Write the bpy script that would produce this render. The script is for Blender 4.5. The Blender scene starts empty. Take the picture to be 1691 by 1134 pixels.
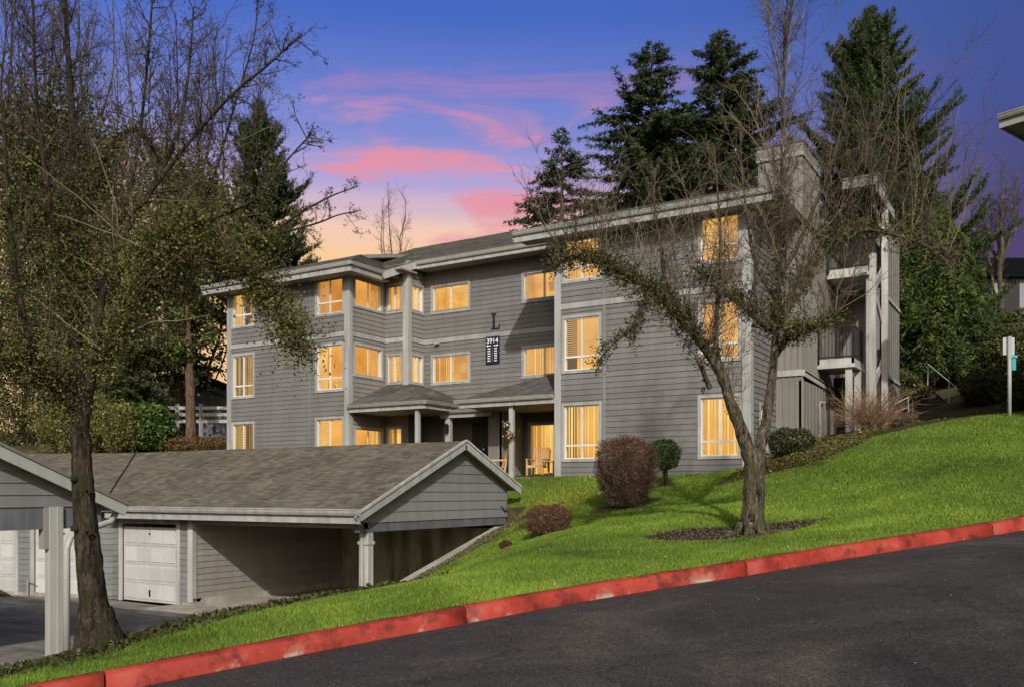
import bpy, bmesh, math, random
import numpy as np
from mathutils import Vector, Matrix
R = math.radians
rnd = random.Random(7)
rng = np.random.default_rng(7)
sc = bpy.context.scene
col = sc.collection

# ------------------------------------------------------------------ camera
EZ = 1.6                                   # eye height above the road
YAW = R(31.3)                              # the facade is seen at an angle
cam = bpy.data.cameras.new('camera'); cam_o = bpy.data.objects.new('camera', cam); col.objects.link(cam_o)
cam.sensor_width = 36.0; cam.lens = 1487.0 / 1691.0 * 36.0
cam.shift_y = 245.0 / 1691.0
cam.clip_start = 0.1; cam.clip_end = 2000
cam_o.location = (0, 0, EZ); cam_o.rotation_euler = (R(90), 0, YAW)
sc.camera = cam_o

# ------------------------------------------------------------------ world: dusk sky, blue above, peach low in the west, pink cloud streaks
SX, SY, SZ = 0.69, -1.0, 0.72              # direction towards the sun
world = bpy.data.worlds.new('World'); sc.world = world; world.use_nodes = True
def build_world():
    nt = world.node_tree; N = nt.nodes; L = nt.links
    N.clear()
    out = N.new('ShaderNodeOutputWorld'); bg = N.new('ShaderNodeBackground'); L.new(bg.outputs[0], out.inputs[0])
    tc = N.new('ShaderNodeTexCoord')
    sep = N.new('ShaderNodeSeparateXYZ'); L.new(tc.outputs['Generated'], sep.inputs[0])
    def math_(op, a, b=None, c=None, clamp=False):
        m = N.new('ShaderNodeMath'); m.operation = op; m.use_clamp = clamp
        for i, v in enumerate((a, b, c)):
            if v is None: continue
            if isinstance(v, (int, float)): m.inputs[i].default_value = v
            else: L.new(v, m.inputs[i])
        return m.outputs[0]
    def ramp(fac, stops, interp='EASE'):
        r = N.new('ShaderNodeValToRGB'); r.color_ramp.interpolation = interp
        e = r.color_ramp.elements
        while len(e) < len(stops): e.new(0.5)
        for el, (p, c) in zip(e, stops): el.position = p; el.color = (*c, 1)
        L.new(fac, r.inputs[0]); return r.outputs[0]
    def mix(f, a, b, mode='MIX'):
        m = N.new('ShaderNodeMix'); m.data_type = 'RGBA'; m.blend_type = mode
        if isinstance(f, (int, float)): m.inputs['Factor'].default_value = f
        else: L.new(f, m.inputs['Factor'])
        for s, v in ((6, a), (7, b)):
            if isinstance(v, tuple): m.inputs[s].default_value = (*v, 1)
            else: L.new(v, m.inputs[s])
        return m.outputs[2]
    z = sep.outputs[2]
    # warm side: compass direction of the sunset, left of the view axis
    g = (-0.70, 0.72)
    hz = math_('SQRT', math_('ADD', math_('MULTIPLY', sep.outputs[0], sep.outputs[0]), math_('MULTIPLY', sep.outputs[1], sep.outputs[1])))
    dot = math_('ADD', math_('MULTIPLY', sep.outputs[0], g[0]), math_('MULTIPLY', sep.outputs[1], g[1]))
    cosg = math_('DIVIDE', dot, math_('MAXIMUM', hz, 0.001))
    ez = math_('MAXIMUM', z, 0.0)
    warm = ramp(ez, [(0.0, (.95, .60, .30)), (.245, (.956, .61, .32)), (.275, (.91, .60, .47)), (.30, (.66, .48, .60)), (.325, (.44, .37, .68)), (.375, (.21, .255, .645)), (.42, (.125, .195, .60)), (.47, (.065, .145, .54)), (.60, (.065, .12, .38)), (1.0, (.085, .10, .20))])
    cool = ramp(ez, [(0.0, (.10, .065, .16)), (.22, (.085, .06, .16)), (.30, (.075, .075, .22)), (.38, (.06, .09, .30)), (.48, (.045, .095, .33)), (.62, (.055, .09, .25)), (1.0, (.085, .10, .20))])
    mr = N.new('ShaderNodeMapRange'); mr.interpolation_type = 'SMOOTHSTEP'
    L.new(cosg, mr.inputs[0]); mr.inputs[1].default_value = .74; mr.inputs[2].default_value = 1.0
    wf = mr.outputs[0]
    base = mix(wf, cool, warm)
    # clouds: stretched noise over a flat layer
    mp = N.new('ShaderNodeMapping'); L.new(tc.outputs['Generated'], mp.inputs[0]); mp.inputs['Scale'].default_value = (2.2, 2.2, 9.5); mp.inputs['Rotation'].default_value = (R(5), R(-7), 0)
    mp.inputs['Location'].default_value = (3.1, 0.4, 2.2)
    n1 = N.new('ShaderNodeTexNoise'); n1.inputs['Scale'].default_value = 2.1; n1.inputs['Detail'].default_value = 9; n1.inputs['Roughness'].default_value = .56; n1.inputs['Distortion'].default_value = .55
    L.new(mp.outputs[0], n1.inputs['Vector'])
    cl = ramp(n1.outputs[0], [(0.0, (0, 0, 0)), (.535, (0, 0, 0)), (.68, (1, 1, 1)), (1, (1, 1, 1))])
    band = ramp(ez, [(0.0, (.4, .4, .4)), (.25, (.1, .1, .1)), (.275, (.75, .75, .75)), (.31, (1, 1, 1)), (.37, (.9, .9, .9)), (.405, (.25, .25, .25)), (.44, (0, 0, 0))])
    ccol = mix(wf, (.12, .075, .22), (.82, .29, .36))
    cf = math_('MULTIPLY', math_('MULTIPLY', cl, band), 0.9)
    base = mix(cf, base, ccol)
    # the sky round to the sun, behind the photographer, is still daylight
    sk = N.new('ShaderNodeTexSky'); sk.sky_type = 'NISHITA'; sk.sun_disc = False; sk.sun_elevation = math.asin(Vector((SX, SY, SZ)).normalized().z); sk.sun_rotation = math.atan2(SX, SY); sk.dust_density = 4.5; sk.air_density = 1.0
    day = N.new('ShaderNodeVectorMath'); day.operation = 'SCALE'; L.new(sk.outputs[0], day.inputs[0]); day.inputs['Scale'].default_value = 0.10
    sd = Vector((SX, SY, SZ)).normalized(); vd = N.new('ShaderNodeVectorMath'); vd.operation = 'DOT_PRODUCT'; L.new(tc.outputs['Generated'], vd.inputs[0]); vd.inputs[1].default_value = sd
    ms = N.new('ShaderNodeMapRange'); ms.interpolation_type = 'SMOOTHSTEP'; L.new(vd.outputs['Value'], ms.inputs[0]); ms.inputs[1].default_value = -.38; ms.inputs[2].default_value = .45
    base = mix(ms.outputs[0], base, day.outputs[0])
    L.new(base, bg.inputs[0]); bg.inputs[1].default_value = 1.0
build_world()

# ------------------------------------------------------------------ sun and exposure
sun = bpy.data.lights.new('sun', 'SUN'); sun.energy = 3.7; sun.angle = R(0.9); sun.color = (1.0, 0.945, 0.865)
sun_o = bpy.data.objects.new('sun', sun); col.objects.link(sun_o)
sun_o.location = (20, -30, 30)
sun_o.rotation_euler = Vector((SX, SY, SZ)).to_track_quat('Z', 'Y').to_euler()
sc.view_settings.view_transform = 'Standard'; sc.view_settings.look = 'None'
sc.view_settings.exposure = 0.0; sc.view_settings.gamma = 1.0
sc.render.engine = 'CYCLES'
sc.cycles.use_denoising = True
sc.cycles.max_bounces = 6; sc.cycles.diffuse_bounces = 3; sc.cycles.glossy_bounces = 2; sc.cycles.transmission_bounces = 2; sc.cycles.transparent_max_bounces = 12
sc.cycles.caustics_reflective = False; sc.cycles.caustics_refractive = False

# ------------------------------------------------------------------ view frame helpers (compass directions of the view at the photographer's spot)
S_, C_ = math.sin(YAW), math.cos(YAW)
def at(x, y, t):                            # point seen at (x, y) of the photograph at depth t metres
    u = (x - 845.5) / 1487.0; v = (812.0 - y) / 1487.0
    return Vector(((-S_ + u * C_) * t, (C_ + u * S_) * t, EZ + v * t))
def ld(X, Y): return (C_ * X + S_ * Y, -S_ * X + C_ * Y)       # lateral, depth
def xy(lat, dep): return (C_ * lat - S_ * dep, S_ * lat + C_ * dep)

# ------------------------------------------------------------------ materials
MAT = {}
def nodes_of(m): return m.node_tree.nodes, m.node_tree.links
def pmat(name, rough=.7, spec=.3):
    m = bpy.data.materials.new(name); m.use_nodes = True
    b = m.node_tree.nodes['Principled BSDF']; b.inputs['Roughness'].default_value = rough; b.inputs['Specular IOR Level'].default_value = spec
    MAT[name] = m; return m, b
def noise(m, scale, detail=4, rough=.55, coord='Object', vec_scale=None, dist=0):
    N, L = nodes_of(m)
    tc = N.new('ShaderNodeTexCoord'); n = N.new('ShaderNodeTexNoise')
    if coord == 'World':
        g = N.new('ShaderNodeNewGeometry'); src = g.outputs['Position']
    else: src = tc.outputs[coord]
    if vec_scale:
        mp = N.new('ShaderNodeMapping'); mp.inputs['Scale'].default_value = vec_scale; L.new(src, mp.inputs[0]); src = mp.outputs[0]
    L.new(src, n.inputs['Vector']); n.inputs['Scale'].default_value = scale; n.inputs['Detail'].default_value = detail; n.inputs['Roughness'].default_value = rough; n.inputs['Distortion'].default_value = dist
    return n.outputs['Fac']
def ramp(m, fac, stops):
    N, L = nodes_of(m); r = N.new('ShaderNodeValToRGB'); e = r.color_ramp.elements
    while len(e) < len(stops): e.new(.5)
    for el, (p, c) in zip(e, stops): el.position = p; el.color = (*(c if isinstance(c, tuple) else (c, c, c)), 1)
    L.new(fac, r.inputs[0]); return r.outputs[0]
def mixc(m, f, a, b, mode='MIX'):
    N, L = nodes_of(m); x = N.new('ShaderNodeMix'); x.data_type = 'RGBA'; x.blend_type = mode
    if isinstance(f, (int, float)): x.inputs[0].default_value = f
    else: L.new(f, x.inputs[0])
    for s, v in ((6, a), (7, b)):
        if isinstance(v, tuple): x.inputs[s].default_value = (*v, 1)
        else: L.new(v, x.inputs[s])
    return x.outputs[2]
def bump(m, b, h, strength=.3, dist=.01):
    N, L = nodes_of(m); x = N.new('ShaderNodeBump'); x.inputs['Strength'].default_value = strength; x.inputs['Distance'].default_value = dist
    L.new(h, x.inputs['Height']); L.new(x.outputs[0], b.inputs['Normal'])
def setc(m, b, c): m.node_tree.links.new(c, b.inputs['Base Color'])
def objrand(m):
    N, L = nodes_of(m); return N.new('ShaderNodeObjectInfo').outputs['Random']
def attr(m, name):
    N, L = nodes_of(m); a = N.new('ShaderNodeAttribute'); a.attribute_name = name; return a.outputs['Color']

def paint(name, c, var=.12, rough=.6, dirt=.25):
    m, b = pmat(name, rough, .3)
    n = noise(m, 1.3, 5, .6, 'World'); f = noise(m, 5, 4, .55, 'World', (1, 1, .10))
    lo = tuple(v * (1 - var) for v in c); hi = tuple(min(1, v * (1 + var)) for v in c)
    base = ramp(m, n, [(.3, lo), (.7, hi)])
    st = ramp(m, f, [(.35, (1 - dirt, 1 - dirt, 1 - dirt * 1.1)), (.6, (1, 1, 1))])
    o = ramp(m, objrand(m), [(0, .88), (1, 1.08)])
    setc(m, b, mixc(m, 1, mixc(m, 1, base, st, 'MULTIPLY'), o, 'MULTIPLY'))
    bump(m, b, f, .05, .002)
    return m
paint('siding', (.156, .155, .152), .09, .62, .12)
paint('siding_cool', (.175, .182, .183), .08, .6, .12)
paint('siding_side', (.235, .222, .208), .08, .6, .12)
paint('batten_paint', (.19, .182, .17), .08, .65, .14)
paint('trim', (.335, .340, .338), .09, .5, .24)
paint('trim_white', (.42, .415, .405), .10, .5, .32)
paint('gutter_paint', (.32, .33, .31), .06, .35, .14)
paint('soffit', (.25, .24, .22), .06, .7, .1)
paint('door_white', (.48, .48, .475), .05, .45, .07)
paint('dark_siding', (.12, .13, .15), .15, .7, .3)
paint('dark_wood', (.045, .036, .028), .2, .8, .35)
paint('vinyl', (.62, .61, .57), .04, .35, .08)
paint('chair_wood', (.50, .30, .15), .15, .55, .2)
paint('metal_grey', (.32, .33, .34), .06, .35, .1)
paint('black_metal', (.015, .015, .016), .1, .4, .1)
paint('sign_navy', (.012, .016, .04), .05, .4, .05)
paint('sign_white', (.80, .80, .80), .02, .5, .03)
paint('teal', (.06, .33, .36), .06, .4, .08)
paint('sign_back', (.42, .44, .45), .05, .4, .1)
paint('terracotta', (.34, .11, .05), .15, .7, .2)
paint('blue_cloth', (.10, .14, .22), .1, .8, .1)
paint('pink_flower', (.72, .38, .34), .2, .7, .1)
paint('white_flower', (.75, .72, .72), .1, .7, .1)
paint('house_pale', (.24, .25, .30), .08, .7, .2)

def concrete(name, c, stain=.35):
    m, b = pmat(name, .85, .2)
    n = noise(m, .9, 6, .65, 'World'); f = noise(m, 30, 3, .6, 'World'); s = noise(m, 2.2, 5, .6, 'World', (1, 1, .2))
    base = ramp(m, n, [(.3, tuple(v * .75 for v in c)), (.7, tuple(v * 1.1 for v in c))])
    st = ramp(m, s, [(.38, (1 - stain, 1 - stain, 1 - stain * 1.15)), (.6, (1, 1, 1))])
    setc(m, b, mixc(m, 1, base, st, 'MULTIPLY')); bump(m, b, f, .3, .006)
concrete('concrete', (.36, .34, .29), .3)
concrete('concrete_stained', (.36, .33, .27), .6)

def make_shingle(name, c, warm):
    m, b = pmat(name, .92, .15)
    a = attr(m, 'tone'); n = noise(m, .55, 4, .6, 'World'); g = noise(m, 90, 2, .7, 'World'); st = noise(m, 3.2, 5, .65, 'World', (1, .35, .35))
    base = ramp(m, n, [(.3, tuple(v * .72 for v in c)), (.55, c), (.75, warm)])
    base = mixc(m, 1, base, a, 'MULTIPLY')
    base = mixc(m, .75, base, ramp(m, st, [(.3, .55), (.65, 1.15)]), 'MULTIPLY')
    base = mixc(m, .5, base, ramp(m, g, [(.3, .6), (.7, 1.25)]), 'MULTIPLY')
    setc(m, b, base); bump(m, b, g, .5, .006)
make_shingle('shingle', (.158, .142, .112), (.175, .150, .110))
make_shingle('shingle_grey', (.125, .122, .112), (.13, .122, .105))

def make_asphalt():
    m, b = pmat('asphalt', .8, .35)
    n = noise(m, .45, 5, .6, 'World', (1, 1, 1), 1.0); g = noise(m, 42, 2, .8, 'World'); mid = noise(m, 5.5, 6, .75, 'World')
    base = ramp(m, n, [(.32, (.022, .0205, .0185)), (.52, (.036, .033, .029)), (.70, (.062, .055, .046))])
    base = mixc(m, .8, base, ramp(m, mid, [(.3, .62), (.7, 1.3)]), 'MULTIPLY')
    base = mixc(m, .85, base, ramp(m, g, [(.36, .30), (.52, 1.0), (.66, 2.1)]), 'MULTIPLY')
    N, L = nodes_of(m)
    v = N.new('ShaderNodeTexVoronoi'); v.inputs['Scale'].default_value = 13; geo = N.new('ShaderNodeNewGeometry'); L.new(geo.outputs['Position'], v.inputs['Vector'])
    patch = noise(m, .8, 3, .5, 'World')
    pm = ramp(m, patch, [(.5, 0.0), (.68, .8)])
    sp = ramp(m, v.outputs['Distance'], [(.0, 1.0), (.075, 1.0), (.10, 0.0)])
    mm = N.new('ShaderNodeMath'); mm.operation = 'MULTIPLY'; L.new(pm, mm.inputs[0]); L.new(sp, mm.inputs[1])
    base = mixc(m, mm.outputs[0], base, (.22, .20, .17))
    # hairline cracks
    ve = N.new('ShaderNodeTexVoronoi'); ve.feature = 'DISTANCE_TO_EDGE'; ve.inputs['Scale'].default_value = .33
    wn = N.new('ShaderNodeTexNoise'); wn.inputs['Scale'].default_value = 2.0; wn.inputs['Detail'].default_value = 6; L.new(geo.outputs['Position'], wn.inputs['Vector'])
    va = N.new('ShaderNodeVectorMath'); va.operation = 'MULTIPLY_ADD'; L.new(wn.outputs['Color'], va.inputs[0]); va.inputs[1].default_value = (.7, .7, .7); L.new(geo.outputs['Position'], va.inputs[2]); L.new(va.outputs[0], ve.inputs['Vector'])
    base = mixc(m, .7, base, ramp(m, ve.outputs['Distance'], [(0, .35), (.003, .45), (.007, 1.0)]), 'MULTIPLY')
    setc(m, b, base)
    bump(m, b, g, .6, .008)
    rr = ramp(m, n, [(.3, .62), (.7, .9)]); L.new(rr, b.inputs['Roughness'])
make_asphalt()
def make_lot():
    m, b = pmat('lot_asphalt', .8, .3)
    n = noise(m, .5, 5, .65, 'World', (1, 1, 1), .6); g = noise(m, 40, 3, .7, 'World'); cr = noise(m, 1.6, 6, .7, 'World', (.5, 2.0, 1))
    base = ramp(m, n, [(.3, (.10, .098, .092)), (.55, (.20, .19, .175)), (.72, (.36, .34, .31))])
    base = mixc(m, .8, base, ramp(m, cr, [(.35, .5), (.6, 1.2)]), 'MULTIPLY')
    base = mixc(m, .6, base, ramp(m, g, [(.35, .6), (.7, 1.35)]), 'MULTIPLY')
    setc(m, b, base); bump(m, b, g, .5, .006)
make_lot()
def make_kerb():
    m, b = pmat('kerb_red', .62, .35)
    n = noise(m, 1.1, 5, .65, 'World'); f = noise(m, 9, 5, .65, 'World'); w = noise(m, 3.0, 6, .7, 'World')
    base = ramp(m, n, [(.28, (.15, .016, .009)), (.5, (.27, .026, .015)), (.72, (.36, .052, .032))])
    stain = ramp(m, w, [(.36, (.22, .20, .16)), (.50, (1, 1, 1))])
    base = mixc(m, .8, base, stain, 'MULTIPLY')
    chip = ramp(m, f, [(.70, 0.0), (.76, .8)])
    base = mixc(m, chip, base, (.27, .16, .12))
    N, L = nodes_of(m)
    foot = attr(m, 'foot'); fr = noise(m, 2.2, 4, .6, 'World'); fm = N.new('ShaderNodeMath'); fm.operation = 'MULTIPLY'
    L.new(foot, fm.inputs[0]); L.new(ramp(m, fr, [(.56, 0.0), (.64, 1.0)]), fm.inputs[1])
    base = mixc(m, fm.outputs[0], base, (.30, .24, .19))       # bare concrete where the paint has worn off along the foot
    setc(m, b, base); bump(m, b, f, .35, .008)
make_kerb()
def make_ground():
    m, b = pmat('lawn_soil', .95, .1)
    n = noise(m, .35, 4, .6, 'World'); f = noise(m, 5, 5, .7, 'World'); g = noise(m, 60, 2, .7, 'World')
    gr = ramp(m, n, [(.3, (.060, .095, .016)), (.6, (.085, .130, .02)), (.8, (.12, .150, .025))])
    gr = mixc(m, .7, gr, ramp(m, f, [(.3, .6), (.7, 1.3)]), 'MULTIPLY')
    setc(m, b, mixc(m, .6, gr, ramp(m, g, [(.3, .6), (.7, 1.4)]), 'MULTIPLY')); bump(m, b, f, .4, .03)
    m, b = pmat('woodland_soil', .95, .1)
    n = noise(m, .5, 5, .65, 'World'); f = noise(m, 4, 5, .7, 'World')
    base = ramp(m, n, [(.3, (.030, .040, .014)), (.5, (.055, .050, .022)), (.7, (.10, .065, .028))])
    setc(m, b, mixc(m, .8, base, ramp(m, f, [(.3, .5), (.7, 1.4)]), 'MULTIPLY')); bump(m, b, f, .6, .05)
    m, b = pmat('mulch', .95, .1)
    n = noise(m, 2.5, 6, .7, 'World'); f = noise(m, 26, 4, .7, 'World')
    base = ramp(m, n, [(.3, (.022, .016, .010)), (.55, (.048, .036, .024)), (.75, (.085, .068, .05))])
    setc(m, b, mixc(m, .8, base, ramp(m, f, [(.3, .4), (.7, 1.5)]), 'MULTIPLY')); bump(m, b, f, .8, .03)
make_ground()

def leaf_mat(name, trans=.25, rough=.6):
    m = bpy.data.materials.new(name); m.use_nodes = True; N, L = nodes_of(m); b = N['Principled BSDF']
    b.inputs['Roughness'].default_value = rough; b.inputs['Specular IOR Level'].default_value = .25
    a = N.new('ShaderNodeAttribute'); a.attribute_name = 'tone'; L.new(a.outputs['Color'], b.inputs['Base Color'])
    t = N.new('ShaderNodeBsdfTranslucent'); L.new(a.outputs['Color'], t.inputs['Color'])
    mx = N.new('ShaderNodeMixShader'); mx.inputs[0].default_value = trans
    L.new(b.outputs[0], mx.inputs[1]); L.new(t.outputs[0], mx.inputs[2]); L.new(mx.outputs[0], N['Material Output'].inputs[0])
    MAT[name] = m
leaf_mat('leaf'); leaf_mat('grass_blade', .3, .55); leaf_mat('twig', 0.0, .85); leaf_mat('litter', .05, .9)
def make_bark(name, lo, hi, moss):
    m, b = pmat(name, .92, .15)
    f = noise(m, 16, 6, .75, 'World', (1, 1, .18)); n = noise(m, 3.4, 5, .65, 'World'); g = noise(m, 34, 4, .75, 'World', (1, 1, .45))
    base = ramp(m, f, [(.41, lo), (.58, hi)])
    base = mixc(m, .9, base, ramp(m, g, [(.34, .30), (.62, 1.6)]), 'MULTIPLY')
    setc(m, b, mixc(m, ramp(m, n, [(.47, 0.0), (.60, .75)]), base, moss)); bump(m, b, f, 1.0, .09)
make_bark('bark_grey', (.014, .010, .008), (.16, .13, .10), (.075, .078, .030))
make_bark('bark_dark', (.014, .010, .008), (.075, .056, .042), (.04, .042, .018))
make_bark('bark_pine', (.06, .035, .024), (.18, .12, .085), (.09, .075, .05))

def glow(name, c, strength, c2, sc_=1.2):
    m = bpy.data.materials.new(name); m.use_nodes = True; N, L = nodes_of(m)
    N.remove(N['Principled BSDF'])
    e = N.new('ShaderNodeEmission'); MAT[name] = m
    n = noise(m, sc_, 3, .5, 'World'); o = N.new('ShaderNodeObjectInfo').outputs['Random']
    base = ramp(m, n, [(.32, c2), (.62, c)])
    base = mixc(m, 1, base, ramp(m, o, [(0, (.72, .66, .58)), (.5, (.98, .96, .9)), (1, (1.15, 1.22, 1.35))]), 'MULTIPLY')
    L.new(base, e.inputs[0]); e.inputs[1].default_value = strength; L.new(e.outputs[0], N['Material Output'].inputs[0])
glow('glow_wall', (.97, .50, .10), 1.14, (.72, .30, .06))
glow('glow_ceiling', (1.0, .68, .24), 1.1, (.85, .48, .16))
glow('glow_side', (.86, .40, .085), 1.0, (.66, .27, .05))
glow('glow_blind', (1.0, .66, .17), 1.22, (.86, .46, .13))
glow('glow_curtain', (.98, .55, .11), 1.12, (.78, .37, .085))
def make_glass():
    m = bpy.data.materials.new('glass'); m.use_nodes = True; N, L = nodes_of(m); N.remove(N['Principled BSDF'])
    t = N.new('ShaderNodeBsdfTransparent'); t.inputs[0].default_value = (.97, .97, .96, 1); g = N.new('ShaderNodeBsdfGlossy'); g.inputs['Roughness'].default_value = .03; g.inputs[0].default_value = (.9, .9, .9, 1)
    mx = N.new('ShaderNodeMixShader'); mx.inputs[0].default_value = .09
    L.new(t.outputs[0], mx.inputs[1]); L.new(g.outputs[0], mx.inputs[2]); L.new(mx.outputs[0], N['Material Output'].inputs[0]); MAT['glass'] = m
make_glass()

# ------------------------------------------------------------------ mesh helpers
def tag(o, label=None, cat=None, group=None, kind=None):
    if label: o['label'] = label
    if cat: o['category'] = cat
    if group: o['group'] = group
    if kind: o['kind'] = kind
    return o
def link(o, parent=None):
    col.objects.link(o)
    if parent is not None:
        o.parent = parent
        if parent.parent is None and parent.type == 'EMPTY': o.matrix_parent_inverse = Matrix.Translation(-Vector(parent.location))
    return o
def thing(name, loc, label, cat, group=None):
    o = bpy.data.objects.new(name, None); o.empty_display_size = .3; o.location = loc; col.objects.link(o)
    return tag(o, label, cat, group)
class MB:
    def __init__(s): s.v = []; s.f = []; s.t = []          # vertices, faces, per-face tone
    def add(s, vs, fs, tone=None):
        k = len(s.v); s.v += [tuple(p) for p in vs]; s.f += [tuple(i + k for i in f) for f in fs]; s.t += [tone] * len(fs); return s
    def box(s, x0, x1, y0, y1, z0, z1):
        x0, x1 = min(x0, x1), max(x0, x1); y0, y1 = min(y0, y1), max(y0, y1); z0, z1 = min(z0, z1), max(z0, z1)
        return s.add([(x0,y0,z0),(x1,y0,z0),(x1,y1,z0),(x0,y1,z0),(x0,y0,z1),(x1,y0,z1),(x1,y1,z1),(x0,y1,z1)],
                     [(0,3,2,1),(4,5,6,7),(0,1,5,4),(1,2,6,5),(2,3,7,6),(3,0,4,7)])
    def obox(s, o, u, a0, a1, b0, b1, z0, z1):
        """box along the unit horizontal vector u from o; b is measured outwards (to the right-hand side normal)"""
        u = Vector((u[0], u[1], 0)); n = Vector((u.y, -u.x, 0)); o = Vector((o[0], o[1], 0))
        P = lambda a, b, z: o + u * a + n * b + Vector((0, 0, z))
        b0, b1 = max(b0, b1), min(b0, b1)
        return s.add([P(a0,b0,z0),P(a1,b0,z0),P(a1,b1,z0),P(a0,b1,z0),P(a0,b0,z1),P(a1,b0,z1),P(a1,b1,z1),P(a0,b1,z1)],
                     [(0,3,2,1),(4,5,6,7),(0,1,5,4),(1,2,6,5),(2,3,7,6),(3,0,4,7)])
    def prism(s, poly, d):
        n = len(poly); d = Vector(d); a = [Vector(p) for p in poly]; b = [p + d for p in a]
        nor = sum(((a[i] - a[0]).cross(a[(i + 1) % n] - a[0]) for i in range(1, n - 1)), Vector())
        if nor.dot(d) > 0: a, b = list(reversed(a)), list(reversed(b))
        return s.add(a + b, [tuple(range(n)), tuple(range(2 * n - 1, n - 1, -1))] + [((i + 1) % n, i, n + i, n + (i + 1) % n) for i in range(n)])
    def bar(s, p, q, w, h, up=(0, 0, 1)):
        p, q = Vector(p), Vector(q); d = (q - p).normalized(); a = d.cross(Vector(up))
        if a.length < 1e-4: a = d.cross(Vector((1, 0, 0)))
        a.normalize(); b = a.cross(d); a *= w / 2; b *= h / 2
        return s.add([p-a-b,p+a-b,p+a+b,p-a+b,q-a-b,q+a-b,q+a+b,q-a+b],
                     [(0,1,2,3),(7,6,5,4),(0,4,5,1),(1,5,6,2),(2,6,7,3),(3,7,4,0)])
    def tube(s, pts, rad, n=8, cap=True):
        pts = [Vector(p) for p in pts]; m = len(pts)
        if not hasattr(rad, '__len__'): rad = [rad] * m
        vs = []; ref = None
        for i, p in enumerate(pts):
            d = (pts[min(i + 1, m - 1)] - pts[max(i - 1, 0)]).normalized()
            if ref is None: ref = d.orthogonal()
            a = (ref - d * ref.dot(d)); a = a.normalized() if a.length > 1e-5 else d.orthogonal().normalized()
            ref = a; b = d.cross(a)
            vs += [p + (a * math.cos(k * 2 * math.pi / n) + b * math.sin(k * 2 * math.pi / n)) * rad[i] for k in range(n)]
        fs = [(i*n+k, i*n+(k+1)%n, (i+1)*n+(k+1)%n, (i+1)*n+k) for i in range(m - 1) for k in range(n)]
        if cap: fs += [tuple(range(n - 1, -1, -1)), tuple((m - 1) * n + k for k in range(n))]
        return s.add(vs, fs)
    def build(s, name, mat, parent=None, smooth=False, bevel=0, tone=False):
        me = bpy.data.meshes.new(name); me.from_pydata(s.v, [], s.f); me.materials.append(MAT[mat])
        if tone:
            at_ = me.attributes.new('tone', 'FLOAT_COLOR', 'FACE')
            arr = np.ones((len(s.f), 4), np.float32)
            for i, t in enumerate(s.t):
                if t is not None: arr[i, :3] = t
            at_.data.foreach_set('color', arr.ravel())
        if smooth: me.polygons.foreach_set('use_smooth', [True] * len(me.polygons))
        me.update()
        o = link(bpy.data.objects.new(name, me), parent)
        if bevel:
            md = o.modifiers.new('bevel', 'BEVEL'); md.width = bevel; md.segments = 2; md.limit_method = 'ANGLE'
        return o
def fast_mesh(name, verts, faces_per, mat, parent=None, tone=None, smooth=False, kind=None):
    """verts (N,k,3) array, one polygon with k corners each; tone (N,3)"""
    N_, k = verts.shape[:2]
    me = bpy.data.meshes.new(name)
    me.vertices.add(N_ * k); me.vertices.foreach_set('co', verts.astype(np.float32).ravel())
    me.loops.add(N_ * k); me.loops.foreach_set('vertex_index', np.arange(N_ * k, dtype=np.int32))
    me.polygons.add(N_); me.polygons.foreach_set('loop_start', np.arange(0, N_ * k, k, dtype=np.int32))
    if tone is not None:
        a = me.attributes.new('tone', 'FLOAT_COLOR', 'FACE'); arr = np.ones((N_, 4), np.float32); arr[:, :3] = tone; a.data.foreach_set('color', arr.ravel())
    me.materials.append(MAT[mat]); me.update(calc_edges=True)
    if smooth: me.polygons.foreach_set('use_smooth', [True] * N_)
    o = link(bpy.data.objects.new(name, me), parent)
    if kind: o['kind'] = kind
    return o

# ------------------------------------------------------------------ terrain
KB = [(-3.55, 8.33), (-3.17, 8.66), (-2.68, 8.94), (-1.73, 9.55), (-.52, 10.2), (.40, 10.8), (1.98, 11.5), (3.10, 11.8), (3.72, 12.2), (5.4, 12.88), (7.26, 13.56), (7.9, 13.9)]
KB = [(-30, -6.0), (-14, 2.0), (-8, 5.55), (-5, 7.4)] + KB + [(11, 15.3), (16, 17.8), (30, 25)]
KL = np.array([p[0] for p in KB]); KD = np.array([p[1] for p in KB])
kl = np.linspace(-26, 26, 521); kd = np.interp(kl, KL, KD)
for _ in range(60): kd[1:-1] = (kd[:-2] + 2 * kd[1:-1] + kd[2:]) / 4
def road_z(lat, dep): return .1 * np.clip(lat, -14, 14) + .018 * dep
KH = .165                                                       # kerb height
def T(x, y, t, dz=0):
    p = at(x, y, t); return (p.x, p.y, p.z + dz)
ctrl = []
for la in np.linspace(-12, 15, 19):
    d = np.interp(la, kl, kd) + .3; X, Y = xy(la, d); ctrl.append((X, Y, road_z(la, d) + KH))
ctrl += [T(*p) for p in [
    (1240, 885, 15.5), (1240, 830, 19.6), (1150, 850, 17.5), (1050, 880, 16.5), (1600, 790, 17.3), (1691, 758, 17.3), (1480, 800, 18.5), (1400, 760, 22),
    (1600, 690, 24), (1691, 683, 24), (1500, 703, 25), (1340, 748, 24), (1405, 718, 29), (1284, 752, 27.6), (1340, 728, 28.5), (1377, 716, 31),
    (1235, 772, 25.3), (1140, 784, 26.0), (1020, 787, 27.0), (925, 787, 28.2), (850, 786, 29.6),
    (870, 850, 24.0), (905, 885, 20.5), (1030, 838, 22.3), (1085, 806, 23.8), (830, 905, 18.5),
    (760, 942, 14.6), (680, 974, 14.0), (600, 985, 13.2), (540, 992, 12.7), (480, 1001, 12.2), (340, 1025, 11.2), (240, 1052, 10.3), (160, 1075, 9.7), (100, 1093, 9.3), (0, 1121, 8.8)]]
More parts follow.
